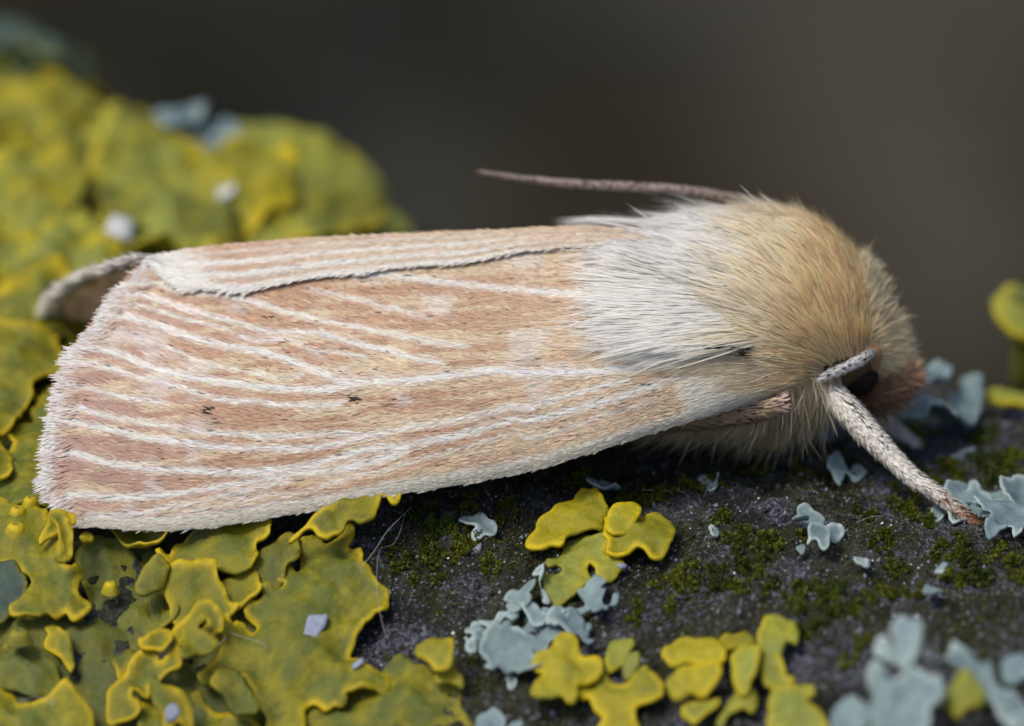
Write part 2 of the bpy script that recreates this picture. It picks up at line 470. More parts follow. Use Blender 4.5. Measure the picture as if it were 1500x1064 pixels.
# ------------------------------------------------------------------ lichen lobes
def lobe(parent, poly, mat, lift=0.3, dome=0.08, rim=0.05, wave=0.22, thick=0.11, crenu=0.10, xy=False, h=0.075, cfreq=0.2, tilt=(0, 0), seed=None, name='lobe', rimw=0.065, curl=0.42):
    """one leaf of a lichen: outline in photo pixels (laid on the rock) or, with xy, in world mm"""
    sd = seed if seed is not None else int(rng.integers(1, 9999))
    if not xy:
        pp = resample(spline(poly, 3.0), 3.0)
        pl = hit(pp[:, 0], pp[:, 1], lift)[:, :2]
        c = pl.mean(0)
        # drop stray points where the sight line slid over a crest
    else:
        pl = spline(poly, 0.08)
    pl = resample(pl, h * 0.62)
    T = np.roll(pl, -1, 0) - np.roll(pl, 1, 0); Nn = nrm(np.stack([T[:, 1], -T[:, 0]], -1))
    if (pl[:, 0] * np.roll(pl[:, 1], -1) - pl[:, 1] * np.roll(pl[:, 0], -1)).sum() < 0: Nn = -Nn
    w = 2 * np.abs(vnoise(pl[:, 0] / 0.42 + sd, pl[:, 1] / 0.42, sd) - 0.5) + 0.8 * (vnoise(pl[:, 0] / cfreq, pl[:, 1] / cfreq + sd, sd + 3) - 0.5)
    pl = pl + Nn * (crenu * (w - 0.4))[:, None]
    V2, F = tri_poly(pl, h)
    dist = seg_dist(V2, pl, np.roll(pl, -1, 0))
    e = np.concatenate([F[:, [0, 1]], F[:, [1, 2]], F[:, [2, 0]]])
    key = np.sort(e, 1); _, inv, cnt = np.unique(key[:, 0].astype(np.int64) * 1000003 + key[:, 1], return_inverse=True, return_counts=True)
    be = e[cnt[inv] == 1]
    x, y = V2[:, 0], V2[:, 1]; c = V2.mean(0)
    z = zs(x, y) + lift
    z = z + dome * (1 - np.exp(-(dist / 0.5) ** 2)) - 0.5 * dome
    z = z + wave * (fbm(x / 1.1 + sd, y / 1.5, sd, 2) - 0.5) * 3 + 1.0 * wave * (vnoise(x / 0.42, y / 0.42 + sd, sd + 9) - 0.5) + 0.13 * (fbm(x / 0.27, y / 0.25 + sd, sd + 19, 2) - 0.5)
    z = z + rim * np.exp(-dist / 0.09)
    z = z + curl * np.exp(-(dist / 0.30) ** 1.3) * (vnoise(x / 0.75 + sd, y / 0.75, sd + 5) - 0.42)
    z = z + tilt[0] * (x - c[0]) + tilt[1] * (y - c[1])
    top = np.stack([x, y, z - 0.35 * thick * np.exp(-(dist / (0.45 * thick)) ** 2)], -1)
    bot = np.stack([x, y, z - thick], -1)
    n = len(V2)
    V = np.vstack([top, bot])
    F3 = np.vstack([F, F[:, ::-1] + n])
    Q = np.stack([be[:, 1], be[:, 0], be[:, 0] + n, be[:, 1] + n], -1)
    ed = np.exp(-(dist / rimw) ** 1.5) * (1.7 * smooth(.15, .85, vnoise(x / 0.8, y / 0.8, sd + 13)))
    ed = np.clip(np.concatenate([ed, ed]), 0, 1)
    return mesh_obj(name, V, [F3, Q], mat, parent, {'edge': ed})

def cr(pts, ox, oy, sc):
    return [(ox + x / sc, oy + y / sc) for x, y in pts]

def base_at(px, py):
    return tuple(hit(px, py)[0])

def disc(parent, px, py, lift, r, mat, name='fruiting_disc', h=0.075, ring=False):
    c = hit(px, py, lift)[0]
    if ring: prof = [(0.0, 0.35 * h), (0.5, 0.3 * h), (0.72, 0.5 * h), (0.85, h), (1.0, 0.85 * h), (1.10, 0.1 * h), (1.55, -2.2 * h)]
    else: prof = [(0.0, 0.8 * h), (0.22, 0.8 * h), (0.34, 1.1 * h), (0.62, 0.85 * h), (0.88, 0.35 * h), (1.08, -0.4 * h), (1.5, -2.2 * h)]
    n = 20; V = []; th = np.arange(n) / n * 2 * np.pi
    for rr, zz in prof:
        k = 1 + 0.06 * np.sin(3 * th + px)
        V.append(np.stack([c[0] + rr * r * k * np.cos(th), c[1] + rr * r * k * np.sin(th) + 0 * th, np.full(n, c[2] + zz)], -1))
    V = np.concatenate(V); m = len(prof)
    i, j = np.meshgrid(np.arange(m - 1), np.arange(n), indexing='ij')
    F = np.stack([i * n + j, i * n + (j + 1) % n, (i + 1) * n + (j + 1) % n, (i + 1) * n + j], -1).reshape(-1, 4)[:, ::-1]
    ed = np.repeat([0, 0, 0.3, 1, 1, 0.5, 0.2], n)
    return mesh_obj(name, V, F, mat, parent, {'edge': ed})

# --- big yellow carpet under the wing tips, in front
Y1 = thing('yellow_lichen', 'large olive yellow leafy lichen carpet below the pale wing edge of the moth', 'lichen', base_at(300, 900))
front = [
 (M_yel, .30, dict(dome=.12, wave=.16), [(440,792),(438,812),(435,828),(426,824),(417,830),(417,837),(407,844),(410,852),(418,853),(415,862),(406,866),(398,857),(386,857),(385,866),(383,875),(362,882),(357,892),(358,900),(366,906),(374,908),(370,916),(360,907),(344,910),(342,917),(335,908),(326,926),(318,960),(290,992),(291,1008),(298,1013),(312,1010),(328,1003),(340,1004),(346,996),(358,998),(370,1024),(384,1054),(396,1085),(440,1085),(450,1040),(464,1030),(476,1038),(490,1037),(506,1030),(506,1020),(532,1018),(566,1010),(576,1000),(572,978),(560,976),(536,968),(528,954),(514,947),(520,934),(528,922),(534,912),(548,903),(566,884),(570,872),(567,858),(554,846),(543,842),(540,832),(532,828),(533,820),(528,808),(512,801),(520,788),(520,776),(510,768),(500,784),(480,790),(460,780),(448,786)]),
 (M_yel, .16, dict(dome=.35, wave=.10), [(560,980),(574,970),(578,966),(590,964),(600,970),(608,976),(626,976),(636,984),(640,996),(652,998),(668,1004),(676,1018),(674,1040),(684,1056),(690,1066),(692,1090),(420,1090),(420,1040),(470,1015),(530,995)]),
 (M_yelb, .75, dict(dome=.25, wave=.05), [(608,948),(612,938),(626,929),(644,926),(660,932),(667,946),(665,964),(658,976),(640,982),(630,972),(622,962),(610,962)]),
 (M_yelb, .50, dict(dome=.15, wave=.05), [(640,980),(662,972),(674,980),(682,994),(678,1002),(658,998),(640,998),(636,988)]),
 (M_yel, .75, dict(dome=.15, wave=.06, tilt=(0, .12)), [(424,781),(450,764),(470,754),(490,746),(514,741),(530,736),(548,730),(564,728),(586,724),(585,734),(578,739),(564,734),(558,740),(554,752),(544,760),(530,768),(520,765),(508,768),(502,780),(492,788),(478,790),(466,784),(460,776),(450,775),(438,779)]),
 (M_yel, .62, dict(dome=.05, rim=.12, tilt=(0, -.04)), [(246,804),(262,778),(300,760),(400,752),(402,760),(396,766),(399,776),(400,786),(398,794),(376,800),(381,815),(378,828),(368,838),(355,841),(338,838),(312,834),(298,833),(270,824),(250,815),(230,803)]),
 (M_yel, .52, dict(dome=.05, rim=.14), [(152,776),(160,784),(174,794),(190,800),(212,808),(224,804),(246,801),(260,778),(240,765),(180,763)]),
 (M_olive, .66, dict(dome=.38, wave=.05), [(226,803),(240,805),(248,816),(246,826),(234,840),(216,856),(200,856),(198,842),(202,830),(212,814)]),
 (M_yel, .42, dict(dome=.16), [(234,848),(240,838),(266,834),(296,832),(318,836),(320,852),(330,868),(342,880),(354,892),(328,902),(290,898),(270,897),(258,894),(251,886),(250,878),(240,864)]),
 (M_yel, .34, dict(dome=.12), [(324,838),(368,838),(380,852),(386,872),(362,884),(340,892),(326,864)]),
 (M_olive, .36, dict(dome=.35, wave=.1), [(376,806),(400,788),(422,778),(438,786),(438,812),(432,824),(418,832),(412,854),(400,860),(370,848)]),
 (M_yel, .40, dict(dome=.14, wave=.14), [(-20,735),(30,738),(62,745),(92,788),(86,818),(96,831),(106,838),(112,833),(120,838),(120,846),(114,854),(118,868),(132,876),(134,886),(124,898),(108,907),(98,904),(96,898),(82,906),(70,902),(64,908),(56,911),(40,909),(24,907),(14,894),(18,888),(32,878),(40,866),(41,852),(36,836),(20,820),(-20,812)]),
 (M_yel, .74, dict(dome=.05, rim=.16, h=.07), [(72,778),(86,775),(96,778),(106,773),(115,780),(114,788),(106,791),(98,786),(106,794),(109,808),(108,820),(100,830),(86,832),(78,828),(84,816),(82,798),(74,788)]),
 (M_yel, .62, dict(dome=.2, h=.07), [(66,768),(70,752),(84,748),(90,760),(80,775),(72,785),(60,792),(55,785)]),
 (M_yel, .62, dict(dome=.2, h=.07), [(114,772),(124,766),(134,768),(134,776),(120,779)]),
 (M_olive, .22, dict(dome=.4, wave=.3), [(108,800),(150,778),(200,800),(220,815),(204,850),(232,852),(240,880),(256,896),(264,900),(250,914),(226,926),(204,940),(176,952),(158,962),(148,967),(140,961),(128,960),(118,965),(112,962),(114,954),(107,944),(106,932),(116,914),(136,890),(128,860),(114,825)]),
 (M_yel, .58, dict(dome=.2, rim=.08, tilt=(0, .1)), [(-20,1010),(12,1011),(26,1011),(40,1018),(54,1016),(70,1008),(86,1000),(100,998),(110,1006),(116,1016),(128,1032),(136,1046),(137,1064),(130,1090),(-20,1090)]),
 (M_olive, .42, dict(dome=.45, wave=.12), [(-20,945),(0,936),(12,922),(22,912),(40,912),(52,922),(66,938),(80,958),(96,984),(98,998),(70,1004),(40,1002),(0,998),(-20,998)]),
 (M_yel, .30, dict(dome=.15), [(66,912),(84,914),(102,926),(106,944),(110,964),(112,980),(104,992),(96,982),(80,956),(68,936)]),
 (M_olive, .14, dict(dome=.3, wave=.2), [(120,966),(150,964),(166,976),(170,994),(158,1004),(148,1024),(154,1064),(154,1090),(138,1090),(138,1038),(120,1012),(108,992)]),
 (M_yel, .64, dict(dome=.06, rim=.10, h=.08), [(202,942),(222,928),(236,916),(248,917),(252,928),(255,942),(248,950),(238,954),(230,952),(212,956),(204,950)]),
 (M_yel, .52, dict(dome=.08, rim=.12), [(188,974),(200,965),(220,956),(232,956),(233,970),(240,970),(246,956),(258,951),(266,956),(265,972),(260,984),(240,994),(222,1002),(219,1018),(196,1019),(197,1023),(206,1032),(202,1042),(186,1052),(172,1051),(158,1042),(156,1024),(160,1002),(172,994),(184,984)]),
 (M_yel, .34, dict(dome=.1, h=.08), [(164,962),(192,952),(198,962),(186,976),(182,988),(172,992),(170,976)]),
 (M_yel, .85, dict(dome=.05, rim=.16, h=.08), [(276,912),(294,907),(306,912),(304,920),(294,923),(291,932),(300,942),(310,950),(320,956),(319,970),(310,980),(296,980),(288,976),(280,988),(270,992),(263,986),(266,970),(262,948),(270,924)]),
 (M_yel, .62, dict(dome=.05, rim=.14, h=.08), [(254,918),(266,902),(286,888),(302,884),(318,890),(328,904),(328,926),(318,930),(306,942),(298,938),(294,926),(304,915),(290,912),(274,922),(266,934),(260,946),(256,932)]),
 (M_yel, .70, dict(dome=.1, rim=.1, h=.08), [(220,1002),(230,1002),(240,1008),(260,1014),(276,1024),(286,1040),(280,1054),(268,1052),(258,1050),(246,1062),(239,1054),(236,1040),(224,1024),(219,1012)]),
 (M_yel, .50, dict(dome=.05, rim=.12, h=.08), [(309,1016),(328,1006),(348,1000),(354,1004),(366,1018),(372,1036),(381,1046),(376,1064),(366,1062),(352,1052),(336,1046),(324,1036),(314,1026)]),
 (M_yel, .18, dict(dome=.15), [(276,1010),(300,1016),(322,1040),(345,1058),(385,1068),(385,1090),(284,1090),(284,1055),(290,1035)]),
 (M_yel, .20, dict(dome=.1), [(208,1038),(232,1038),(242,1056),(250,1090),(200,1090),(206,1056)]),
 (M_yel, .10, dict(dome=.1), [(142,1052),(170,1056),(196,1052),(206,1070),(206,1090),(146,1090)]),
 (M_yel, .42, dict(dome=.2, wave=.15), [(-30,478),(30,476),(62,480),(85,495),(96,520),(90,545),(62,553),(48,568),(42,590),(20,618),(0,632),(-30,632)]),
 (M_yel, .25, dict(dome=.1), [(48,572),(100,558),(112,570),(98,592),(80,602),(60,594)]),
 (M_yel, .34, dict(dome=.2, wave=.15), [(14,629),(28,615),(45,609),(48,592),(68,581),(88,600),(94,620),(76,640),(90,690),(96,735),(60,745),(30,740),(-30,730),(-30,660),(5,655),(16,645)]),
 (M_yel, .52, dict(dome=.12), [(-30,636),(8,648),(18,672),(12,690),(-30,694)]),
 (M_yel, .20, dict(dome=.1), [(90,640),(120,600),(150,640),(150,740),(110,745),(88,700)]),
 (M_yel, .15, dict(dome=.2), [(95,470),(150,450),(150,560),(110,560)]),
]
front.append((M_olive, .05, dict(dome=.1, wave=.25, curl=.1, h=.12), [(-30,740),(60,760),(140,772),(240,776),(330,770),(400,770),(425,800),(420,860),(470,900),(520,920),(520,960),(470,1020),(400,1095),(-30,1095)]))
front.append((M_yel, .02, dict(dome=.1, wave=.25, curl=.1, h=.14), [(-40,470),(60,470),(140,460),(180,500),(180,740),(100,750),(-40,745)]))
for mt, lf, kw, poly in front:
    lobe(Y1, poly, mt, lift=(lf - .05 if lf <= .1 else lf * (.95 if min(q[1] for q in poly) < 766 and max(q[1] for q in poly) > 800 and poly[0][0] in (246, 152) else 1.45)), **{'wave': .17, **kw})
disc(Y1, 28, 928, .95, .19, M_olive)
disc(Y1, 26, 748, .66, .16, M_yel)
disc(Y1, 24, 772, .66, .19, M_yel)
disc(Y1, 45, 733, .66, .15, M_yel)
disc(Y1, 162, 857, .58, .13, M_yelb)

# --- the blurred mound behind
Y2 = thing('yellow_lichen', 'blurred yellow green lichen mound behind the folded wing tips', 'lichen', base_at(200, 300))
def rosette_xy(c, R, nl, seed, sq=1.0):
    r = np.random.default_rng(seed); th = np.linspace(0, 2 * np.pi, 28, endpoint=False); ph = r.uniform(0, 6.28)
    rad = R * (0.82 + 0.2 * np.abs(np.cos(nl / 2 * th + ph)) + 0.12 * np.sin(2 * th + r.uniform(0, 6)) + r.uniform(-.05, .05, 28))
    return [(c[0] + a * np.cos(t), c[1] + sq * a * np.sin(t)) for a, t in zip(rad, th)]
spots = [(30,140,1.9),(90,150,1.7),(0,200,1.8),(60,205,2.0),(130,190,1.5),(180,215,1.6),(10,260,1.8),(80,260,1.7),(150,260,1.8),(220,250,1.6),(290,245,1.5),(350,255,1.5),
         (425,240,1.8),(440,285,1.6),(390,300,1.5),(500,330,1.3),(470,325,1.4),(30,310,1.7),(110,310,1.6),(190,300,1.7),(260,300,1.7),(330,300,1.5),(0,350,1.5),(70,355,1.5),
         (235,345,1.6),(300,335,1.5),(370,335,1.4),(430,340,1.2),(25,400,1.5),(85,395,1.3),(140,385,1.2),(0,440,1.5),(60,440,1.4),(120,420,1.2),(170,400,1.2),(30,480,1.2),(190,365,1.1),(100,470,1.0),(330,375,1.3),(-20,150,1.8),(-25,300,1.8)]
spots = [q for k, q in enumerate(spots) if k % 4 != 2] + [(425,262,1.7)]
for k, (px, py, R) in enumerate(spots):
    big = px == 425 and py == 262; R = R * 1.22
    c = hit(px, py, 0.2)[0]
    lf = 0.8 if big else rng.uniform(0.1, 0.6)
    lobe(Y2, rosette_xy(c, R, rng.integers(4, 8), 100 + k, 0.95), [M_pale, M_pale, M_yelb, M_pale, M_pale, M_yel, M_pale][k % 7], lift=lf, dome=rng.uniform(.1, .5), rim=.15, wave=.35, thick=.14, xy=True, h=0.17, rimw=.2,
         tilt=(rng.uniform(-.2, .2), .35 if big else rng.uniform(-.1, .4)), crenu=.12)

def patch(name, label, mat, polys, lift=0.15, group=None, loc=None, **kw):
    P = np.concatenate([np.array(p) for p in polys]); c = loc or base_at(*P.mean(0))
    o = thing(name, label, 'lichen', c, group)
    for k, p in enumerate(polys):
        mt = mat[k % len(mat)] if isinstance(mat, list) else mat
        lobe(o, p, mt, lift=lift[k] if isinstance(lift, (list, tuple)) else lift + 0.05 * (k % 3), **kw)
    return o

# --- small yellow lichen on the bare rock, in the middle
g = lambda pts: cr(pts, 660, 700, 1500 / 360)
hq = lambda pts: cr(pts, 660, 824, 1500 / 360)
i5 = lambda pts: cr(pts, 940, 864, 5)
j5 = lambda pts: cr(pts, 1200, 864, 5)
kq = lambda pts: cr(pts, 1140, 680, 1500 / 360)
lq = lambda pts: cr(pts, 1140, 480, 1500 / 360)
patch('yellow_lichen', 'small bright yellow lichen with five petals alone on dark rock under the moth', [M_yelb, M_yelb, M_yelb, M_pale], [
  g([(455,370),(470,335),(505,300),(520,260),(560,215),(610,190),(630,150),(680,130),(740,130),(760,100),(820,75),(880,70),(910,100),(940,140),(975,180),(965,215),(935,240),(930,290),(860,300),(800,310),(740,330),(700,350),(680,395),(620,390),(560,410),(500,395)]),
  g([(940,230),(985,185),(1060,180),(1150,165),(1160,220),(1200,205),(1280,205),(1340,240),(1370,290),(1360,360),(1330,410),(1280,460),(1220,460),(1160,435),(1130,440),(1080,480),(1020,480),(960,470),(950,420),(960,380),(930,350),(935,290)]),
  g([(940,240),(985,185),(1060,180),(1150,165),(1155,225),(1110,290),(1060,330),(990,330),(940,290)]),
  g([(690,350),(760,330),(820,320),(850,350),(900,350),(950,330),(990,380),(955,430),(960,470),(1020,490),(1060,520),(1040,550),(980,600),(930,605),(890,580),(880,530),(850,510),(830,540),(850,590),(870,620),(790,670),(720,710),(660,735),(600,720),(570,690),(570,640),(585,570),(620,600),(680,560),(660,510),(610,535),(580,520),(590,485),(650,465),(680,420)])],
  lift=[.42, .34, .50, .22], dome=.15, rim=.05, wave=.10, h=.07, curl=.16, crenu=.05)
# --- yellow pieces at the front
patch('yellow_lichen', 'yellow lichen with a rounded star shaped lobe overlapping blue grey lichen', [M_yelb, M_pale, M_pale, M_yelb], [
  hq([(495,590),(530,540),(600,530),(610,490),(650,430),(700,420),(760,430),(780,490),(810,540),(900,545),(920,600),(880,660),(820,690),(780,720),(780,790),(750,845),(710,840),(680,800),(620,810),(560,830),(500,790),(490,740),(520,690),(560,660),(510,630)]),
  hq([(960,490),(1000,445),(1110,420),(1105,490),(1060,560),(1010,600),(970,650),(940,580)]),
  hq([(1050,590),(1080,550),(1130,535),(1165,560),(1150,610),(1100,660),(1060,660)]),
  hq([(780,740),(850,700),(930,620),(990,680),(1090,680),(1130,620),(1190,600),(1250,640),(1300,720),(1295,780),(1230,830),(1140,850),(1130,930),(1150,1060),(890,1060),(890,960),(930,890),(880,850),(840,800),(800,810)])],
  lift=[.75, .45, .5, .5], dome=.25, rim=.05, wave=.10, thick=.11, curl=.16, crenu=.05)
patch('yellow_lichen', 'slightly blurred yellow green lichen beside the big blurred blue grey lichen', [M_yelb, M_yelb, M_pale, M_yelb, M_pale, M_pale, M_pale, M_pale, M_pale], [
  i5([(150,440),(190,380),(260,320),(350,310),(420,340),(540,315),(600,350),(620,440),(600,520),(500,540),(350,530),(230,560),(180,520)]),
  i5([(175,640),(250,590),(350,545),(480,530),(570,570),(560,640),(520,700),(450,735),(360,730),(270,780),(200,740)]),
  i5([(285,830),(330,770),(430,760),(560,750),(550,810),(480,870),(390,920),(310,890)]),
  i5([(555,300),(610,245),(670,250),(710,230),(780,240),(820,300),(790,345),(720,350),(650,380),(590,360)]),
  i5([(650,440),(700,370),(780,360),(860,400),(860,500),(820,600),(760,680),(690,650),(660,560)]),
  i5([(870,260),(920,150),(1000,130),(1060,160),(1130,210),(1145,330),(1090,320),(1060,300),(1040,380),(1000,420),(920,430),(850,370)]),
  i5([(870,440),(950,400),(1020,440),(1040,520),(1060,590),(1130,600),(1090,660),(1000,700),(930,640),(880,540)]),
  i5([(640,780),(720,700),(820,690),(860,760),(820,850),(740,840),(650,860),(600,940),(550,930),(590,850)]),
  i5([(960,720),(1060,680),(1180,690),(1250,680),(1260,740),(1200,790),(1280,850),(1340,930),(1350,1060),(950,1060),(920,960),(940,880),(930,800)])],
  lift=[.6, .75, .6, .5, .7, .6, .5, .4, .6], dome=.25, rim=.06, wave=.12, thick=.12, curl=.18, crenu=.06)
# --- blue grey lichens
bk = dict(dome=.10, rim=.09, wave=.2, crenu=.20, h=.06, thick=.08, curl=.36, cfreq=.13, rimw=.05)
patch('grey_lichen', 'crinkled blue grey lichen rosette just below the small yellow lichen', M_blue, [
  hq([(325,215),(360,175),(430,160),(480,155),(495,200),(470,250),(465,290),(400,310),(350,290),(370,250),(330,235)]),
  hq([(530,90),(570,45),(600,60),(570,110),(570,180),(620,230),(600,260),(550,250),(540,190),(525,130)]),
  hq([(730,265),(770,240),(800,220),(830,140),(870,110),(860,80),(930,85),(930,130),(915,160),(940,200),(930,240),(960,260),(1010,235),(1015,260),(960,280),(970,310),(930,330),(880,325),(850,290),(790,270),(740,285)]),
  hq([(190,360),(230,345),(320,320),(390,315),(380,345),(320,365),(285,385),(280,440),(250,460),(215,455),(230,415),(200,390)]),
  hq([(320,430),(370,370),(440,390),(520,400),(590,450),(605,500),(560,530),(510,560),(440,500),(360,480)]),
  hq([(395,320),(450,300),(530,300),(640,310),(690,280),(720,310),(690,360),(640,400),(570,420),(500,390),(430,370)]),
  hq([(555,385),(620,340),(700,330),(740,310),(810,330),(820,370),(855,370),(860,430),(850,470),(800,475),(760,440),(690,420),(610,430)]),
  hq([(95,455),(130,410),(200,415),(205,450),(180,490),(165,540),(140,565),(105,550),(110,515),(75,500),(130,480)]),
  hq([(175,520),(190,480),(240,470),(320,460),(370,500),(440,510),(500,530),(510,600),(530,680),(480,690),(430,700),(400,670),(360,690),(300,670),(270,690),(220,690),(230,630),(210,590),(170,570)]),
  hq([(340,680),(400,690),(405,720),(375,745),(345,720)]),
  hq([(150,430),(260,370),(400,310),(560,280),(700,310),(840,390),(840,460),(700,470),(600,540),(540,660),(420,680),(260,650),(180,540)])],
  lift=[.30, .2, .30, .34, .40, .22, .32, .32, .48, .25, .10], **bk)
patch('grey_lichen', 'three blue grey lichen lobes right of the yellow knob of the big carpet', M_blue, [
  hq([(75,895),(130,890),(160,910),(160,950),(120,960),(90,930)]),
  hq([(165,940),(190,910),(240,900),(330,910),(345,950),(330,1000),(320,1060),(180,1060)]),
  hq([(350,990),(390,955),(425,965),(420,1060),(350,1060)])], lift=.3, **bk)
patch('grey_lichen', 'big strongly blurred blue grey lichen with tall lobe close to the viewer', [M_blue, M_blue, M_blue, M_blue, M_blue, M_blue, M_pale], [
  j5([(530,250),(570,180),(640,170),(710,220),(740,300),(720,420),(690,520),(620,560),(570,470),(540,360)]),
  j5([(330,600),(390,580),(450,640),(540,720),(620,680),(560,600),(470,560),(400,500),(420,450),(480,430),(560,490),(640,540),(720,650),(880,710),(910,800),(800,900),(760,1060),(350,1060),(380,940),(330,860),(380,760),(340,680)]),
  j5([(75,920),(130,850),(220,825),(310,860),(360,960),(340,1060),(90,1060)]),
  j5([(770,390),(830,400),(890,450),(950,340),(1000,310),(1070,390),(1130,420),(1200,470),(1250,430),(1280,480),(1260,560),(1360,640),(1420,640),(1520,680),(1520,860),(1400,880),(1320,850),(1250,760),(1150,680),(1050,620),(1090,570),(1000,560),(900,520),(840,500)]),
  j5([(1350,500),(1400,450),(1520,450),(1540,580),(1400,600)]),
  j5([(1390,950),(1470,880),(1550,870),(1550,1060),(1400,1060)]),
  j5([(900,850),(980,680),(1060,640),(1200,780),(1240,860),(1150,960),(1000,1000)])],
  lift=[2.6, 2.3, 1.2, 1.6, 1.3, 1.5, 1.6], dome=.15, rim=.06, wave=.25, crenu=.1, thick=.14)
patch('grey_lichen', 'small four lobed blue grey lichen with moss between its lobes', M_blue, [
  kq([(125,330),(170,295),(220,315),(265,350),(265,385),(220,400),(160,380)]), kq([(75,400),(100,360),(160,370),(180,400),(120,420),(85,440)]),
  kq([(175,500),(200,430),(260,410),(310,440),(320,490),(290,515),(260,500),(230,480)]), kq([(290,420),(340,375),(390,400),(390,430),(340,450),(300,440)]),
  kq([(110,490),(160,480),(165,510),(140,520)])], lift=.28, **{**bk, 'h': .06, 'crenu': .08})
patch('grey_lichen', 'cracked blue grey lichen rosette under the foot of the moth', M_blue, [
  kq([(1000,140),(1070,110),(1110,100),(1140,120),(1180,75),(1240,110),(1330,140),(1360,190),(1320,210),(1240,180),(1150,200),(1180,270),(1130,260),(1050,190)]),
  kq([(935,270),(970,225),(1010,250),(1015,290),(960,310)]),
  kq([(1200,270),(1240,170),(1310,240),(1400,210),(1450,260),(1540,270),(1540,380),(1440,430),(1420,380),(1390,400),(1330,430),(1280,435),(1250,400),(1290,350),(1240,330)]),
  kq([(1360,150),(1410,110),(1540,105),(1540,250),(1450,230),(1380,200)]), kq([(1040,290),(1100,260),(1150,320),(1120,350),(1060,350)]),
  kq([(1020,170),(1150,140),(1300,150),(1420,130),(1540,140),(1540,360),(1420,370),(1300,330),(1160,280),(1060,240)])],
  lift=[.34, .2, .44, .38, .2, .12], **{**bk, 'crenu': .1})
patch('grey_lichen', 'broad pale blue lichen behind the face of the moth', M_blue, [
  lq([(720,600),(800,540),(900,470),(1000,450),(1050,400),(1150,330),(1220,350),(1240,430),(1200,510),(1100,560),(1000,540),(900,600),(800,620)]),
  lq([(740,440),(770,380),(840,330),(920,330),(1000,290),(1060,300),(1050,360),(980,400),(900,420),(820,450)]),
  lq([(560,490),(640,470),(700,500),(680,590),(600,580)])], lift=[.7, .9, .4], dome=.1, rim=.1, wave=.3, thick=.12, crenu=.15)
small = [('grey blue lichen scrap below the breast fur behind the foreleg', lq([(250,560),(300,520),(350,570),(340,640),(270,620)])),
 ('thin pale lichen flake on moss behind the lower foreleg', lq([(1050,790),(1130,740),(1220,730),(1220,780),(1150,820),(1080,820)])),
 ('two lobed blue grey lichen bit on dark rock left of the foreleg', kq([(300,40),(350,-5),(400,20),(430,50),(480,20),(520,50),(560,65),(500,82),(450,88),(420,65),(390,100),(340,90)])),
 ('tiny grey lichen bit below the four lobed grey lichen', kq([(465,610),(500,585),(545,600),(545,640),(520,650)])),
 ('single blurred pale lichen scrap above the tall blurred lobe', kq([(885,820),(910,750),(950,760),(1010,820),(960,860),(890,870)])),
 ('tiny pale lichen speck on moss above the single blurred lichen scrap', kq([(960,660),(1000,630),(1030,640),(1000,680)])),
 ('notched grey lichen bit beside the dark ring disc', g([(50,240),(90,205),(140,225),(180,220),(230,260),(285,290),(270,330),(200,350),(150,370),(120,345),(150,300),(110,270)])),
 ('shaded grey lichen bit in shadow above the small yellow lichen', g([(825,40),(850,20),(890,45),(930,10),(990,-10),(1040,10),(980,50),(950,100),(910,85),(860,65)])),
 ('tiny white lichen fleck on moss below the belly fur', [(1022,706),(1035,704),(1045,712),(1052,703),(1049,720),(1035,716)]),
 ('tiny round grey lichen bit beside moss right of the small yellow lichen', [(1036,780),(1044,774),(1053,780),(1052,792),(1042,793)])]
for lab, poly in small:
    patch('grey_lichen', lab, M_blue, [poly], lift=.2, **{**bk, 'h': .07, 'crenu': .09})
patch('grey_lichen', 'dark teal lichen lobe with yellow edge at the left of the yellow carpet', M_teal,
      [[(-25,826),(0,826),(12,824),(26,828),(36,840),(41,852),(39,866),(28,880),(14,890),(8,898),(0,912),(-25,916)]], lift=.55, dome=.15, rim=.04, wave=.08)
# pale scraps sitting on the mound
for lab, px, py, R, lf in [('blurred pale blue lichen tuft on top of the far yellow mound', 298, 232, 1.0, 1.2), ('blurred grey green lichen at the far end of the yellow mound', 25, 122, 2.0, 1.0),
                           ('blurred teal lichen clump beside the pale blue tuft on the mound', 352, 250, .7, 0.8)]:
    c = hit(px, py, .3)[0]
    o = thing('grey_lichen', lab, 'lichen', (c[0], c[1], zs(c[0], c[1])))
    for k in range(4):
        cc = (c[0] + rng.uniform(-.5, .5) * R, c[1] + rng.uniform(-.4, .4) * R)
        lobe(o, rosette_xy(cc, R * rng.uniform(.45, .7), 5, 300 + k + int(px)), M_blue if px != 25 else M_teal, lift=lf + .15 * k, dome=.5, wave=.4, xy=True, h=.15, thick=.14, tilt=(0, .2))
for lab, px, py in [('small white flake wedged in the blurred yellow mound above the wing tip', 178, 352), ('tiny pale flake on the blurred yellow mound', 330, 298)]:
    c = hit(px, py, .5)[0]
    tag(lobe(None, rosette_xy(c, (.36 if px < 200 else .22), 4, 5), M_flake2, lift=.95, dome=.3, wave=.1, xy=True, h=.1, name='pale_flake', tilt=(0, .3)), lab, 'flake')
tag(lobe(None, [(451,901),(462,903),(478,897),(478,908),(468,924),(458,938),(448,943),(442,934),(446,918)], M_flake, lift=.56, dome=.0, wave=.03, h=.07, curl=.04, thick=.04, rim=0, name='pale_flake'),
    'pale blue grey flake lying flat on the yellow carpet', 'flake')
tag(lobe(None, [(514,975),(522,970),(530,966),(532,971),(524,978),(516,981)], M_flake, lift=.56, dome=.02, wave=.03, curl=.02, thick=.03, rim=0, h=.05, name='pale_flake'),
    'narrow pale flake at the edge of the yellow carpet beside bare rock', 'flake')
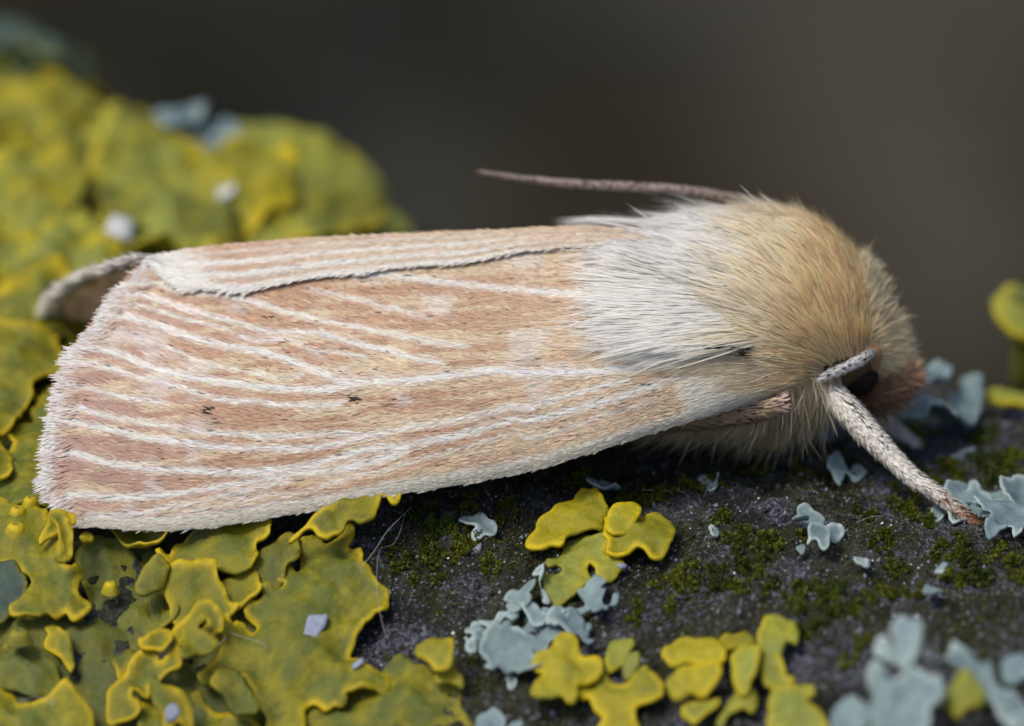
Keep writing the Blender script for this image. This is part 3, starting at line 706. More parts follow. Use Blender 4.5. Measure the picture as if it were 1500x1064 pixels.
tag(lobe(None, [(246,1052),(252,1047),(261,1050),(256,1058),(247,1060)], M_flake, lift=1.25, dome=.05, wave=.02, h=.05, name='pale_flake'),
    'bright white speck on a curled yellow lobe of the carpet', 'flake')
tag(lobe(None, [(904,821),(914,818),(918,824),(908,828)], M_flake, lift=.6, dome=.02, wave=.02, h=.05, name='pale_flake'),
    'tiny white chip on the small five petalled yellow lichen', 'flake')
# lobes standing up at the far right
for lab, poly, mt, lf in [('blurred upright green lichen lobe with yellow edge beyond the pale blue lichen', [(1450,560),(1470,545),(1500,540),(1530,545),(1535,575),(1500,585),(1465,580)], M_pale, 2.3),
                          ('blurred low yellowish lichen lobe under the upright green lobe', [(1440,590),(1465,580),(1500,585),(1530,600),(1525,625),(1480,620),(1450,605)], M_pale, 0.5)]:
    pl = np.array(poly); c = hit(pl[:, 0].mean(), pl[:, 1].mean() + 10)[0]
    o = thing('yellow_lichen', lab, 'lichen', tuple(c))
    q = np.array([(c[0] + (x - pl[:, 0].mean()) * .0152, c[1] - (y - pl[:, 1].mean()) * .03) for x, y in poly])
    lobe(o, q, mt, lift=lf, dome=.3, wave=.1, xy=True, h=.12, thick=.2, rim=.1, tilt=(0, .9 if lf > 1 else .2))
    if lf > 1:
        V, F = tube([c + (0.1, 0, -.2), c + (0.05, 0.05, .8), c + (0, 0.1, 1.6), c + (0, .15, 2.25)], [.35, .25, .22, .3], 10)
        mesh_obj('stalk', V, F, M_olive, o, {'edge': np.zeros(len(V))})
tag(lobe(None, [(1110,636),(1125,632),(1146,636),(1148,655),(1130,662),(1112,655)], M_yel, lift=.35, dome=.2, wave=.1, name='yellow_lichen', h=.08),
    'small yellow lichen lobe in the shade under the belly fur', 'lichen')
o = disc(None, 659, 753, .05, .19, M_disc, 'dark_disc', .16, True); tag(o, 'round dark ring shaped lichen disc on the shaded rock', 'lichen disc')
o = disc(None, 632, 734, .0, .24, M_disc, 'dark_disc', .14, True); tag(o, 'dark ring disc closest under the wing edge in shadow', 'lichen disc')

# ------------------------------------------------------------------ moss, grit, threads
def rock_z(x, y): return zs(x, y) + relief(x, y)
cush = [(625,770,26),(640,795,30),(665,800,24),(585,825,18),(600,845,14),(690,790,20),(690,745,16),(640,850,14),(1068,790,30),(1095,812,34),(1130,800,22),(925,893,16),(985,862,26),(1005,845,20),(1335,740,34),(1352,768,20),(1395,812,26),(1345,862,22),(1425,840,30),(1470,822,24),(1490,850,20),(1200,868,34),(1165,885,24),(1235,893,22),(1262,940,16),(1245,962,14),
        (1395,700,36),(1455,692,34),(1440,645,24),(1300,662,24),(1335,690,24),(1290,640,20),(950,722,30),(1042,722,20),(850,705,24),(800,690,22),(1105,692,24),(1172,690,26),(1395,846,16),(1120,850,20),(1050,845,24),(1080,865,18),(1175,790,14),(782,868,10),(800,862,8),(1420,735,10),(1000,720,20),(740,760,16),(720,830,14),(905,730,22),(1290,800,20),(1310,830,18),(1270,760,18),(1215,905,20),(1180,930,18),(1290,870,24),(1480,690,30),(1350,640,26)]
Ps, Ls, Cs, Ws = [], [], [], []
for (px, py, r) in cush:
    c = hit(px, py, 0)[0]; R = r * MMPX
    n = int(60 + 4200 * R * R)
    a, q = rng.uniform(0, 6.283, n), np.sqrt(rng.uniform(0, 1, n))
    cl = rng.integers(0, 9, n); ca, cq = rng.uniform(0, 6.28, 9), np.sqrt(rng.uniform(0, 1, 9))
    x = c[0] + R * cq[cl] * np.cos(ca[cl]) + .30 * R * q * np.cos(a); y = c[1] + 1.5 * (R * cq[cl] * np.sin(ca[cl]) + .3 * R * q * np.sin(a))
    ht = .30 * R * np.sqrt(np.maximum(0, 1 - q ** 2)) + .02
    z = rock_z(x, y) + ht * rng.uniform(.4, 1, n)
    Ps.append(np.stack([x, y, z], -1)); Ls.append(rng.uniform(.045, .09, n))
    tone = rng.uniform(.6, 1.2); gcol = np.array([.105, .125, .010]) * tone if rng.random() < .7 else np.array([.075, .11, .012]) * tone
    Cs.append(gcol * rng.uniform(.55, 1.35, (n, 1)) * (0.75 + .5 * rng.random((n, 1)) * np.array([[1, .9, .6]])))
P0 = np.concatenate(Ps); L = np.concatenate(Ls); C = np.concatenate(Cs); n = len(P0)
# loose fuzz of moss all over the damp rock
n2 = 42000
px, py = rng.uniform(560, 1500, n2), rng.uniform(640, 1064, n2)
keep = (fbm(px / 60, py / 40, 61, 3) > .50) & (py > 640); Q = hit(px[keep], py[keep], 0)
Q[:, 2] = rock_z(Q[:, 0], Q[:, 1]) + .02
P0 = np.vstack([P0, Q]); L = np.concatenate([L, rng.uniform(.028, .06, len(Q))])
C = np.vstack([C, np.array([.07, .08, .012]) * rng.uniform(.4, 1.5, (len(Q), 1))]); n = len(P0)
dr = nrm(np.stack([rng.normal(0, .6, n), rng.normal(0, .6, n), rng.uniform(.25, 1, n)], -1))
t = np.linspace(0, 1, 3)
P = P0[:, None] + dr[:, None] * (t[None, :, None] * L[:, None, None])
V, F, CC = strands(P, L * .8, nrm(np.cross(dr, rng.normal(0, 1, (n, 3)))), C, C * 1.25, prism=False, prof=np.array([.5, 1, .15]))
tag(mesh_obj('moss', V, F, M_moss, None, {'Col': CC}, kind='stuff'), 'low yellow green moss cushions scattered over the dark rock', 'moss')

n = 18000
px, py = rng.uniform(520, 1500, n), rng.uniform(620, 1064, n)
Q = hit(px, py, 0); Q[:, 2] = rock_z(Q[:, 0], Q[:, 1])
r = rng.lognormal(-3.7, .45, n)[:, None]
tone = rng.random(n)
gc = np.where((tone > .965)[:, None], [.75, .78, .8], np.where((tone > .55)[:, None], [.16, .165, .215], [.018, .017, .015])) * rng.uniform(.6, 1.3, (n, 1))
r = np.where((tone > .965)[:, None], r * .62, r)
O = np.array([(1, 0, 0), (0, 1, 0), (-1, 0, 0), (0, -1, 0), (0, 0, 1), (0, 0, -1)], float)
V = Q[:, None] + O[None] * r[:, None] * rng.uniform(.55, 1.25, (n, 6, 1)) + rng.normal(0, .2, (n, 6, 3)) * r[:, None]
OF = np.array([(0, 1, 4), (1, 2, 4), (2, 3, 4), (3, 0, 4), (1, 0, 5), (2, 1, 5), (3, 2, 5), (0, 3, 5)])
F = (OF[None] + (np.arange(n) * 6)[:, None, None]).reshape(-1, 3)
M_grit = hair_mat('grit', .6, 0.0, .4)
tag(mesh_obj('grit', V.reshape(-1, 3), F, M_grit, None, {'Col': np.repeat(gc, 6, 0)}, smoothed=False, kind='stuff'), 'fine dark and pale mineral grains strewn on the rock', 'grit')

def thread(label, pts, lifts, r=.008):
    P = np.array([hit(x, y, l)[0] for (x, y), l in zip(pts, lifts)])
    P = spline(P, .12, closed=False)
    V, F = tube(P, np.full(len(P), r * .6), 5)
    return tag(mesh_obj('silk_thread', V, F, M_silk, None), label, 'thread')
thread('long white fibre arching from the yellow carpet to the shaded rock', [(526,834),(548,808),(566,780),(590,755),(604,742)], [.7, .9, .8, .5, .3], .010)
thread('fine fibre hanging over the rounded edge of the yellow carpet', [(565,930),(556,896),(552,860),(553,820),(558,802)], [.4, .6, .75, .5, .35], .007)
thread('curly grey fibre on the shaded rock beside the yellow flap', [(558,802),(575,798),(585,782),(590,764),(594,755)], [.35, .3, .4, .4, .3], .006)
thread('short fibre with a kink lying on the middle of the yellow carpet', [(334,926),(352,932),(372,938),(386,944),(392,950)], [.6, .6, .58, .56, .55], .009)
thread('short fibre stub between two curled lobes of the yellow carpet', [(318,948),(326,940),(332,934)], [.8, .8, .75], .009)
thread('tangled fine fibre over the lowest left lobe of the yellow carpet', [(26,1030),(40,1024),(60,1022),(74,1030),(80,1034),(74,1016)], [1.0] * 6, .008)
thread('straight fibre on the lowest left lobe of the yellow carpet', [(4,1040),(16,1052),(30,1064)], [1.0] * 3, .006)
thread('thin straight fibre on the bare rock left of the yellow petals', [(722,834),(740,828),(758,820)], [.1] * 3, .009)
thread('thin straight fibre on the dark rock above the yellow petals', [(940,718),(970,719),(1008,721)], [.12] * 3, .009)
thread('pale hair on the moss below the foreleg', [(1254,766),(1270,759),(1284,756),(1294,757)], [.3] * 4, .008)

# ------------------------------------------------------------------ the moth
Y0 = 2.36                                        # the moth's plane of symmetry
MOTH = thing('moth', 'pale straw coloured furry moth with pink striped folded wings resting on lichen', 'moth', (0, Y0, float(zs(0, Y0))))
ridge = np.array([(40,392),(180,380),(228,374),(300,362),(400,353),(500,347),(650,341),(750,336),(860,331),(950,338),(1050,360),(1200,420)], float)
costa = np.array([(40,772),(140,772),(190,775),(250,777),(320,770),(400,757),(500,740),(590,722),(700,705),(800,683),(900,652),(1000,620),(1050,605),(1110,585),(1160,567),(1200,556)], float)
ry = lambda x: np.interp(x, ridge[:, 0], ridge[:, 1])
cy = lambda x: np.interp(x, costa[:, 0], costa[:, 1])
def c1(px_, o, k): return [(o[0] + a / 3.947, o[1] + b / 3.947) for a, b in px_]
def vein(*parts):
    o = {'1': (50, 360), '2': (50, 560), '3': (400, 340), '4': (400, 540), '5': (750, 320), '6': (750, 480)}; out = []
    for c, pts in parts: out += [(o[c][0] + a / 3.947, o[c][1] + b / 3.947) for a, b in pts]
    return np.array(out)
veins = [  # polyline, half width px, strength
 (vein(('1', [(560,160),(700,210),(850,260),(1100,290),(1300,330),(1450,380)]), ('3', [(300,515),(650,580),(900,630),(1150,665)])), 4.5, .8),
 (vein(('1', [(500,220),(640,285),(800,340),(950,385),(1100,425),(1250,465),(1400,500)]), ('3', [(300,590),(500,650),(700,690),(850,735),(1020,755)])), 4.5, .85),
 (vein(('1', [(540,335),(700,370),(850,420),(1050,465),(1200,520),(1330,560)]), ('3', [(100,620),(250,690),(400,700),(560,730)])), 3.5, .7),
 (vein(('1', [(480,385),(640,440),(800,490),(950,540),(1100,580),(1250,600),(1400,635)]), ('3', [(118,748),(250,795),(350,835),(450,865),(560,860)])), 5.5, 1),
 (vein(('1', [(420,490),(560,520),(700,560),(850,620),(1000,680),(1150,715),(1300,740),(1450,770)]), ('3', [(200,830)])), 3.5, .7),
 (vein(('1', [(340,580),(500,630),(650,690),(800,735),(950,770),(1100,790),(1300,815),(1450,830)]), ('3', [(150,910),(300,915),(450,890)])), 5.5, 1),
 (vein(('3', [(450,890),(600,860),(750,860),(900,845),(1100,820),(1300,800),(1450,812)]), ('6', [(100,255),(200,260),(400,255),(600,240),(800,225),(1000,205),(1150,190)])), 6.5, 1),
 (vein(('1', [(300,665),(450,710),(600,760),(780,800),(950,850),(1100,890),(1300,900),(1450,925)]), ('4', [(118,210),(300,215),(450,190)])), 4.5, .85),
 (vein(('2', [(240,10),(400,55),(540,90),(660,105),(800,125)])), 4, .8),
 (vein(('2', [(140,110),(300,160),(450,200),(600,230),(800,260),(1000,290),(1200,300),(1400,315)]), ('4', [(118,389),(200,385),(400,370),(550,380),(700,360),(850,330),(1000,310),(1150,280),(1300,240),(1450,215)]), ('6', [(80,470),(150,450),(300,400),(450,360),(600,320),(700,305)])), 5, .9),
 (vein(('2', [(170,212),(350,255),(500,285),(650,320),(800,340),(1000,365),(1200,380),(1400,380)]), ('4', [(118,462),(200,460),(400,430),(500,410),(620,380)])), 5, 1),
 (vein(('2', [(100,385),(300,430),(450,470),(600,490),(750,510),(900,510),(1100,520),(1300,515),(1450,500)]), ('4', [(118,575),(300,540),(500,480),(650,455),(800,440),(900,420),(1050,390),(1200,350),(1350,310),(1450,290)]), ('6', [(80,545),(150,530),(300,490),(450,450),(600,410),(750,360),(900,310),(1050,280),(1180,255)])), 5.5, 1),
 (vein(('2', [(60,650),(300,655),(500,665),(700,655),(900,635),(1100,600),(1300,570),(1450,540)]), ('4', [(150,600),(300,590),(450,570),(600,530),(750,490),(820,460)])), 5.5, .95),
 (vein(('2', [(300,765),(500,760),(650,750),(800,720),(1000,680),(1150,640),(1300,610),(1500,560)])), 4, .8),
 (vein(('2', [(560,815),(800,775),(1000,735),(1200,690),(1400,640)]), ('4', [(100,730),(300,680),(500,620),(700,570),(900,510),(1100,460),(1300,400),(1450,360)]), ('6', [(100,640),(300,590),(500,520),(700,460),(900,400)])), 3.5, .6),
 (vein(('3', [(600,245),(850,270),(1000,290),(1200,310),(1400,335)]), ('5', [(30,410),(200,425),(400,440),(600,470)])), 5, .9),
 (vein(('3', [(250,340),(500,390),(650,435),(800,470),(950,510)])), 4, .6),
]
for k in range(4):   # plainer streaks near the base
    pass
vA = np.concatenate([resample(spline(v, 6, False), 8, False)[:-1] for v, _, _ in veins]); vB = np.concatenate([resample(spline(v, 6, False), 8, False)[1:] for v, _, _ in veins])
vW = np.concatenate([np.full(len(resample(spline(v, 6, False), 8, False)) - 1, w) for v, w, _ in veins]); vS = np.concatenate([np.full(len(resample(spline(v, 6, False), 8, False)) - 1, s) for v, _, s in veins])
# flow of the scales: veins + both margins
fl = [resample(spline(costa[1:], 10, False), 14, False), resample(spline(ridge[1:10], 10, False), 14, False)]
fA = np.concatenate([vA] + [f[:-1] for f in fl]); fB = np.concatenate([vB] + [f[1:] for f in fl])
fT = nrm(fA - fB)
fT = np.where(fT[:, :1] > 0, -fT, fT)           # towards the outer margin (left)
fM = (fA + fB) / 2

def vein_mask(P):
    out = np.zeros(len(P)); AB = vB - vA; L2 = (AB ** 2).sum(1)
    for s in range(0, len(P), 3000):
        d = P[s:s + 3000, None] - vA[None]; t = np.clip((d * AB).sum(-1) / L2, 0, 1)
        r = np.sqrt(((d - t[..., None] * AB) ** 2).sum(-1))
        out[s:s + 3000] = (vS * np.exp(-(r / (vW * 1.0)) ** 2)).max(1)
    return out
def flow(P):
    out = np.empty((len(P), 2))
    for s in range(0, len(P), 3000):
        d2 = ((P[s:s + 3000, None] - fM[None]) ** 2).sum(-1)
        w = 1 / (d2 + 60) ** 1.5
        out[s:s + 3000] = (w[..., None] * fT[None]).sum(1)
    return nrm(out)

def dw(px, py):
    """depth of the near wing's surface"""
    px = np.asarray(px, float); py = np.asarray(py, float)
    r, c = ry(px), cy(px); s = (py - r) / (c - r)
    dr_ = (Y0 - (532 - r) * MMPX * SP) / CP
    dc = np.interp(px, [60, 600, 900, 1050, 1200], [-1.4, -1.4, -1.1, -.6, .4])
    b = np.interp(px, [60, 300, 900, 1200], [.35, .55, .7, .5])
    e = np.clip((s - .93) / .07, 0, 1.4)
    return dr_ + (dc - dr_) * s - b * np.sin(np.pi * np.clip(s, 0, 1)) + .10 * e ** 2 + .05 * (fbm(px / 90, py / 60, 31, 2) - .5)

def wing_P(px, py, off=0.0):
    return W(px, py, dw(px, py) - off)
def wing_N(px, py):
    a = wing_P(px + 3, py) - wing_P(px - 3, py); b = wing_P(px, py + 3) - wing_P(px, py - 3)
    n = nrm(np.cross(a, b)); f = np.array([0, CP, -SP])
    return np.where((n @ f)[..., None] > 0, -n, n)

out_near = [(1200,552),(1160,566),(1110,585),(1050,605),(1000,620),(900,652),(800,683),(700,705),(590,722),(500,740),(400,757),(320,770),(250,776),(190,773),(140,763),(110,750),(88,735),(72,712),(75,690),(75,660),(80,630),(87,600),(95,570),(105,545),(120,515),(132,495),(146,475),(162,455),(178,435),(194,415),(212,394),(230,377),(300,363),(400,354),(500,348),(650,342),(750,338),(860,335),(930,345),(1050,400),(1150,450),(1195,520)]
WP = resample(spline(out_near, 6), 6)
V2, F = tri_poly(WP, 9)
mem = vein_mask(V2)
V = wing_P(V2[:, 0], V2[:, 1], .03 * mem)
wing_near = mesh_obj('forewing', np.vstack([V, V + .03 * np.array([0, CP, -SP])]), np.vstack([F, F[:, ::-1] + len(V)]), M_membrane, MOTH)

PINK, PEACH, CREAM, WHITE, BLUEW = np.array([.52, .34, .275]), np.array([.56, .365, .245]), np.array([.70, .57, .41]), np.array([.83, .83, .79]), np.array([.74, .76, .81])
def wing_color(px, py, strip=False):
    P = np.stack([px, py], -1)
    s = (py - ry(px)) / (cy(px) - ry(px))
    st = fbm(px / 80, s * 58, 41, 3); st2 = fbm(px / 130, s * 20, 47, 2); pt = fbm(px / 60, py / 45, 53, 3)
    k = smooth(.46, .60, .65 * st + .35 * st2 + .03 - .07 * smooth(560, 330, px))[:, None]
    base = PEACH + (PINK - PEACH) * smooth(420, 120, px)[:, None]
    c = base * (1 - k) + CREAM * k
    cre = (smooth(600, 900, px) * .55 + .35 * smooth(.80, .95, s))[:, None]      # creamier towards the base and the leading edge
    c = c * (1 - cre) + CREAM * cre
    mk = vein_mask(P)
    mk = np.clip(mk * (.75 + .6 * fbm(px / 26, py / 9, 59, 2)), 0, 1) * (1 - .35 * smooth(950, 1150, px))
    bl = smooth(.58, .72, pt) * .55 * smooth(1000, 800, px)
    wc = WHITE * (1 - bl[:, None]) + BLUEW * bl[:, None]
    mk = np.maximum(mk, bl * .75)
    edge = smooth(.935, .965, s); mk = np.maximum(mk, edge * .95)
    dt = seg_dist(P, WP[:1], WP[:1]) if False else None
    c = c * (1 - mk[:, None]) + wc * mk[:, None]
    return c, mk

def rand_in(poly, n):
    lo, hi = poly.min(0), poly.max(0); out = np.empty((0, 2))
    while len(out) < n:
        Q = rng.uniform(lo, hi, (n, 2)); out = np.vstack([out, Q[inside(Q, poly)]])
    return out[:n]

def scales(Q, L, wdt, colr, tip, surf, nrmf, flowv, lift=.02, prof=(.6, 1, .75, .15), jitter=.12, k=4):
    n = len(Q); t = np.linspace(0, 1, k)
    fl_ = nrm(flowv + rng.normal(0, jitter, (n, 2)))
    X = Q[:, None, :] + fl_[:, None, :] * (t[None, :, None] * L[:, None, None])
    P = surf(X[..., 0], X[..., 1], .006 + (lift * rng.uniform(.3, 1.6, n))[:, None] * t[None] + rng.uniform(0, .02, n)[:, None])
    N_ = nrmf(Q[:, 0], Q[:, 1])
    T0 = nrm(P[:, 1] - P[:, 0])
    side = nrm(np.cross(T0, nrm(N_ + rng.normal(0, .16, (n, 3)))))
    return strands(P, wdt, side, colr, tip, prism=False, prof=np.array(prof))

NS = 62000
Q = rand_in(WP, NS)
c, mk = wing_color(Q[:, 0], Q[:, 1])
c = c * rng.normal(1, .10, (NS, 1)) * rng.normal(1, .03, (NS, 3))
dark = rng.random(NS) < .006; c[dark] *= .3
spot = (np.hypot((Q[:, 0] - 314) / 12, (Q[:, 1] - 603) / 7) < rng.uniform(.3, 1.1, NS)) | (np.hypot((Q[:, 0] - 532) / 10, (Q[:, 1] - 585) / 7) < rng.uniform(.3, 1.1, NS)) | (np.hypot((Q[:, 0] - 404) / 4, (Q[:, 1] - 468) / 4) < rng.uniform(.2, 1.1, NS))
c[spot & (rng.random(NS) < .96)] = [.035, .022, .016]
c = np.clip(c, .01, .86)
fv = flow(Q)
L = rng.uniform(11, 19, NS) * (1 + .25 * mk); wd = rng.uniform(2.4, 4.0, NS) * MMPX
V, F, C = scales(Q, L, wd, c * .94, np.clip(c * 1.05, 0, .9), wing_P, wing_N, fv, .022 )
mesh_obj('wing_scales', V, F, M_scale, wing_near, {'Col': C}, kind='stuff')
# leading edge: thick soft roll of short scales
n = 7000
ex = rng.uniform(95, 1185, n); a = rng.uniform(-.3, 1.0, n)
Q = np.stack([ex, cy(ex) - 11 + 11 * a], -1)
fv = flow(Q) + np.stack([np.zeros(n), .12 * np.clip(a, 0, 1)], -1)
c = np.array([.82, .785, .70])[None] * rng.normal(1, .07, (n, 1)) * np.where(a > .75, .9, 1)[:, None] * np.array([[1, .985, .95]])
V, F, C = scales(Q, rng.uniform(7, 12, n), rng.uniform(2.2, 3.4, n) * MMPX, c * .9, np.clip(c, 0, .88), lambda x, y, o: wing_P(x, y, o + .02), wing_N, nrm(fv), .012, jitter=.14)
mesh_obj('leading_edge', V, F, M_scale, wing_near, {'Col': C}, kind='stuff')
# fringe along the outer margin
tm = resample(spline([(100,748),(84,733),(74,712),(76,690),(76,660),(81,630),(88,600),(96,570),(106,545),(121,515),(133,495),(147,475),(163,455),(179,435),(195,415),(213,395),(228,380)], 4, False), 2, False)
n = 3000
ti = rng.integers(0, len(tm), n); Q = tm[ti] + rng.normal(0, 1.5, (n, 2)); inn = rng.random(n) ** 1.6 * 34; Q[:, 0] += inn
tt = ti / len(tm)
fv = nrm(np.stack([-np.ones(n), np.interp(tt, [0, .15, .5, 1], [.75, .28, -.05, .35])], -1))
fv = fv + 0.45 * (vnoise(ti / 7.0, ti * 0, 77) - .5)[:, None] * np.array([[0, 1]])
c = np.array([.76, .76, .74])[None] * rng.normal(1, .08, (n, 1)); wc_, mk_ = wing_color(Q[:, 0], Q[:, 1]); qq = smooth(4, 30, inn)[:, None]; c = c * (1 - qq) + wc_ * qq; pk = smooth(.45, .6, fbm(tt * 40, tt * 0, 71, 2))[:, None]; c = c * (1 - .3 * pk) + np.array([.6, .42, .38]) * .3 * pk
V, F, C = scales(Q, rng.uniform(12, 24, n) * (.75 + .8 * vnoise(ti / 5.0, ti * 0, 79)), rng.uniform(2.0, 3.4, n) * MMPX, c * .93, np.clip(c * 1.08, 0, .88), wing_P, wing_N, nrm(fv), .05, prof=(.7, .9, 1.05, .2), jitter=.07)
mesh_obj('fringe', V, F, M_scale, wing_near, {'Col': C}, kind='stuff')

# far wing: mirror image of the near one, its inner margin lapping over the ridge
mir = lambda P: P * [1, -1, 1] + [0, 2 * Y0, 0]
def mirw(P):
    Q = mir(P); w = smooth(-2, -8, Q[..., 0]) * np.clip((Q[..., 1] - Y0) / 5, 0, 1.2)
    w2 = smooth(-1, 2, Q[..., 0]) * np.clip((Q[..., 1] - Y0) / .6, 0, 1)
    return Q - w[..., None] * np.array([.50, 0, .55]) - w2[..., None] * np.array([0, 0, .5])
lap_low = np.array([(224,380),(240,392),(252,404),(268,414),(290,419),(330,421),(362,423),(405,416),(440,410),(480,402),(530,399),(580,391),(640,386),(690,383),(730,374),(780,366),(850,360),(920,358),(985,356)], float)
LO = spline(lap_low, 6, False)
HI = np.stack([LO[::-1, 0], ry(LO[::-1, 0])], -1)
LAP = resample(np.vstack([LO, HI[HI[:, 0] > 232]]), 6)
V2, F = tri_poly(LAP, 8)
def lap_P(px, py, off=0.0):
    s = np.clip((py - ry(px)) / (np.interp(px, lap_low[:, 0], lap_low[:, 1]) - ry(px) + 1e-6), 0, 1)
    return W(px, py, dw(px, py) - .05 - .13 * np.sin(np.pi * np.minimum(s, .85)) - .03 * s - off)
Vl = lap_P(V2[:, 0], V2[:, 1])
Vm2, Fm = tri_poly(WP, 11)
Vm = mirw(wing_P(Vm2[:, 0], Vm2[:, 1]))
VV = np.vstack([Vl, Vm, Vm + [0, .02, -.03]]); a, b = len(Vl), len(Vm)
wing_far = mesh_obj('forewing', VV, np.vstack([F, Fm + a, Fm[:, ::-1] + a + b]), M_membrane, MOTH)
n = 13000
Q = rand_in(LAP, n)
s = np.clip((Q[:, 1] - ry(Q[:, 0])) / (np.interp(Q[:, 0], lap_low[:, 0], lap_low[:, 1]) - ry(Q[:, 0])), 0, 1)
stripe = sum(np.exp(-((s - c0) / w0) ** 2) * q for c0, w0, q in [(.16, .05, .5), (.40, .07, .9), (.68, .08, 1.0), (.97, .10, .9)])
fade = smooth(900, 650, Q[:, 0]) * .75 + .25
stripe = np.clip(stripe * fade + .25 * (fbm(Q[:, 0] / 60, s * 14, 91, 2) - .3), 0, 1)[:, None]
base = PEACH * 1.05 * (1 - smooth(300, 560, Q[:, 0])[:, None] * .75) + CREAM * smooth(300, 560, Q[:, 0])[:, None] * .75
tipw = smooth(330, 255, Q[:, 0] - 40 * s)[:, None] * .85
c = base * (1 - stripe) + WHITE * stripe; c = c * (1 - tipw) + WHITE * tipw
c = np.clip(c * rng.normal(1, .09, (n, 1)) * rng.normal(1, .025, (n, 3)), .02, .86)
slope = np.interp(Q[:, 0] + 15, lap_low[:, 0], np.gradient(lap_low[:, 1], lap_low[:, 0])); sl2 = np.interp(Q[:, 0], ridge[:, 0], np.gradient(ridge[:, 1], ridge[:, 0]))
dy = np.where(Q[:, 0] > 380, s * slope + (1 - s) * sl2, (1 - s) * sl2 - s * .12)
fv = nrm(np.stack([-np.ones(n), -dy], -1))
def lap_N(px, py):
    a = lap_P(px + 3, py) - lap_P(px - 3, py); b = lap_P(px, py + 3) - lap_P(px, py - 3)
    nn = nrm(np.cross(a, b)); f = np.array([0, CP, -SP]); return np.where((nn @ f)[..., None] > 0, -nn, nn)
V, F, C = scales(Q, rng.uniform(11, 18, n), rng.uniform(2.4, 3.8, n) * MMPX, c * .95, np.clip(c * 1.05, 0, .9), lap_P, lap_N, fv, .02)
mesh_obj('wing_scales', V, F, M_scale, wing_far, {'Col': C}, kind='stuff')
n = 2200
u = rng.random(n) ** 1.3; LOr = resample(LO, 2, False); ti = np.clip((u * .9 * len(LOr)).astype(int), 0, len(LOr) - 1)
Q = LOr[ti] + np.stack([rng.uniform(0, 8, n), rng.uniform(-6, 0, n)], -1)
tl = np.interp(Q[:, 0], [224, 280, 380, 600, 900], [22, 28, 30, 26, 18])
ang = np.interp(Q[:, 0], [224, 262, 300, 380, 600, 900], [.25, .55, .35, .22, .22, .18]) + rng.normal(0, .12, n) + .3 * (vnoise(ti / 12.0, ti * 0, 83) - .5)
fv = np.stack([-np.cos(ang), np.sin(ang)], -1)
c = np.array([.80, .78, .74])[None] * rng.normal(1, .06, (n, 1))
V, F, C = scales(Q, tl * rng.uniform(.5, .9, n), rng.uniform(2, 3.4, n) * MMPX, c * .93, np.clip(c * 1.05, 0, .88), lambda x, y, o: W(x, y, dw(x, y) - .10 - o), lap_N, fv, .05, jitter=.04)
mesh_obj('fringe', V, F, M_scale, wing_far, {'Col': C}, kind='stuff')
n = 3600
Q = rand_in(WP, n); c, mk = wing_color(Q[:, 0], Q[:, 1]); c = np.clip(c * rng.normal(1, .1, (n, 1)), .02, .86)
V, F, C = scales(Q, rng.uniform(18, 30, n), rng.uniform(5, 8, n) * MMPX, c, c, wing_P, wing_N, flow(Q), .02)
n2 = 3000; ti = rng.integers(0, len(tm), n2); Q = tm[ti] + rng.normal(0, 1.5, (n2, 2)); Q[:, 0] += rng.uniform(0, 12, n2)
fv = nrm(np.stack([-np.ones(n2), np.interp(ti / len(tm), [0, .15, .5, 1], [.75, .28, -.05, .1])], -1)); c = np.array([.66, .60, .54])[None] * rng.normal(1, .08, (n2, 1))
Vb, Fb, Cb = scales(Q, rng.uniform(14, 30, n2), rng.uniform(2.2, 3.8, n2) * MMPX, c, c, wing_P, wing_N, fv, .05)
n3 = 1500; ti = rng.integers(0, len(tm), n3); Q3 = tm[ti] + rng.normal(0, 1.5, (n3, 2)); Q3[:, 0] += rng.uniform(-2, 8, n3)
R3 = mirw(wing_P(Q3[:, 0], Q3[:, 1])); D3 = nrm(np.stack([-np.ones(n3), np.interp(ti / len(tm), [0, .3, 1], [.25, .1, -.2]), np.interp(ti / len(tm), [0, .3, 1], [-.3, -.1, .12])], -1) + rng.normal(0, .16, (n3, 3)))
u3 = np.linspace(0, 1, 4); P3 = R3[:, None] + D3[:, None] * (u3[None, :, None] * (rng.uniform(18, 36, n3) * MMPX)[:, None, None])
c3 = np.array([.80, .77, .72])[None] * rng.normal(1, .08, (n3, 1))
V3, F3, C3 = strands(P3, rng.uniform(2.0, 3.2, n3) * MMPX, nrm(rng.normal(0, 1, (n3, 3))), np.clip(c3, 0, .9), None, prism=False, prof=np.array([.8, 1, .9, .2]))
mesh_obj('outer_fringe', V3, F3, M_scale, wing_far, {'Col': C3}, kind='stuff')
mesh_obj('outer_scales', mirw(np.vstack([V, Vb])), np.vstack([F, Fb + len(V)]), M_scale, wing_far, {'Col': np.vstack([C, Cb])}, kind='stuff')

# ---- body: abdomen, thorax and head as one skin
sec = np.array([  # px, top, bottom, half width mm
 (330,520,600,.25),(380,485,630,.8),(480,455,650,1.25),(650,430,645,1.55),(800,385,632,1.8),(880,352,622,2.05),(960,330,622,2.3),(1050,315,622,2.45),(1130,311,618,2.42),(1190,322,600,2.2),(1238,352,580,1.9),(1268,388,564,1.6),(1284,430,560,1.25),(1296,462,570,1.05),(1308,480,570,.85),(1317,500,560,.45),(1322,518,545,.15)], float)
xs_ = np.concatenate([np.linspace(330, 880, 24)[:-1], np.linspace(880, 1322, 60)])
tp, bt, hw = (np.interp(xs_, sec[:, 0], sec[:, k]) for k in (1, 2, 3))
for _ in range(2):
    for a in (tp, bt, hw): a[1:-1] = (a[:-2] + 2 * a[1:-1] + a[2:]) / 4
ut, ub = (532 - tp) * MMPX * 1.012, (532 - bt) * MMPX * 1.012
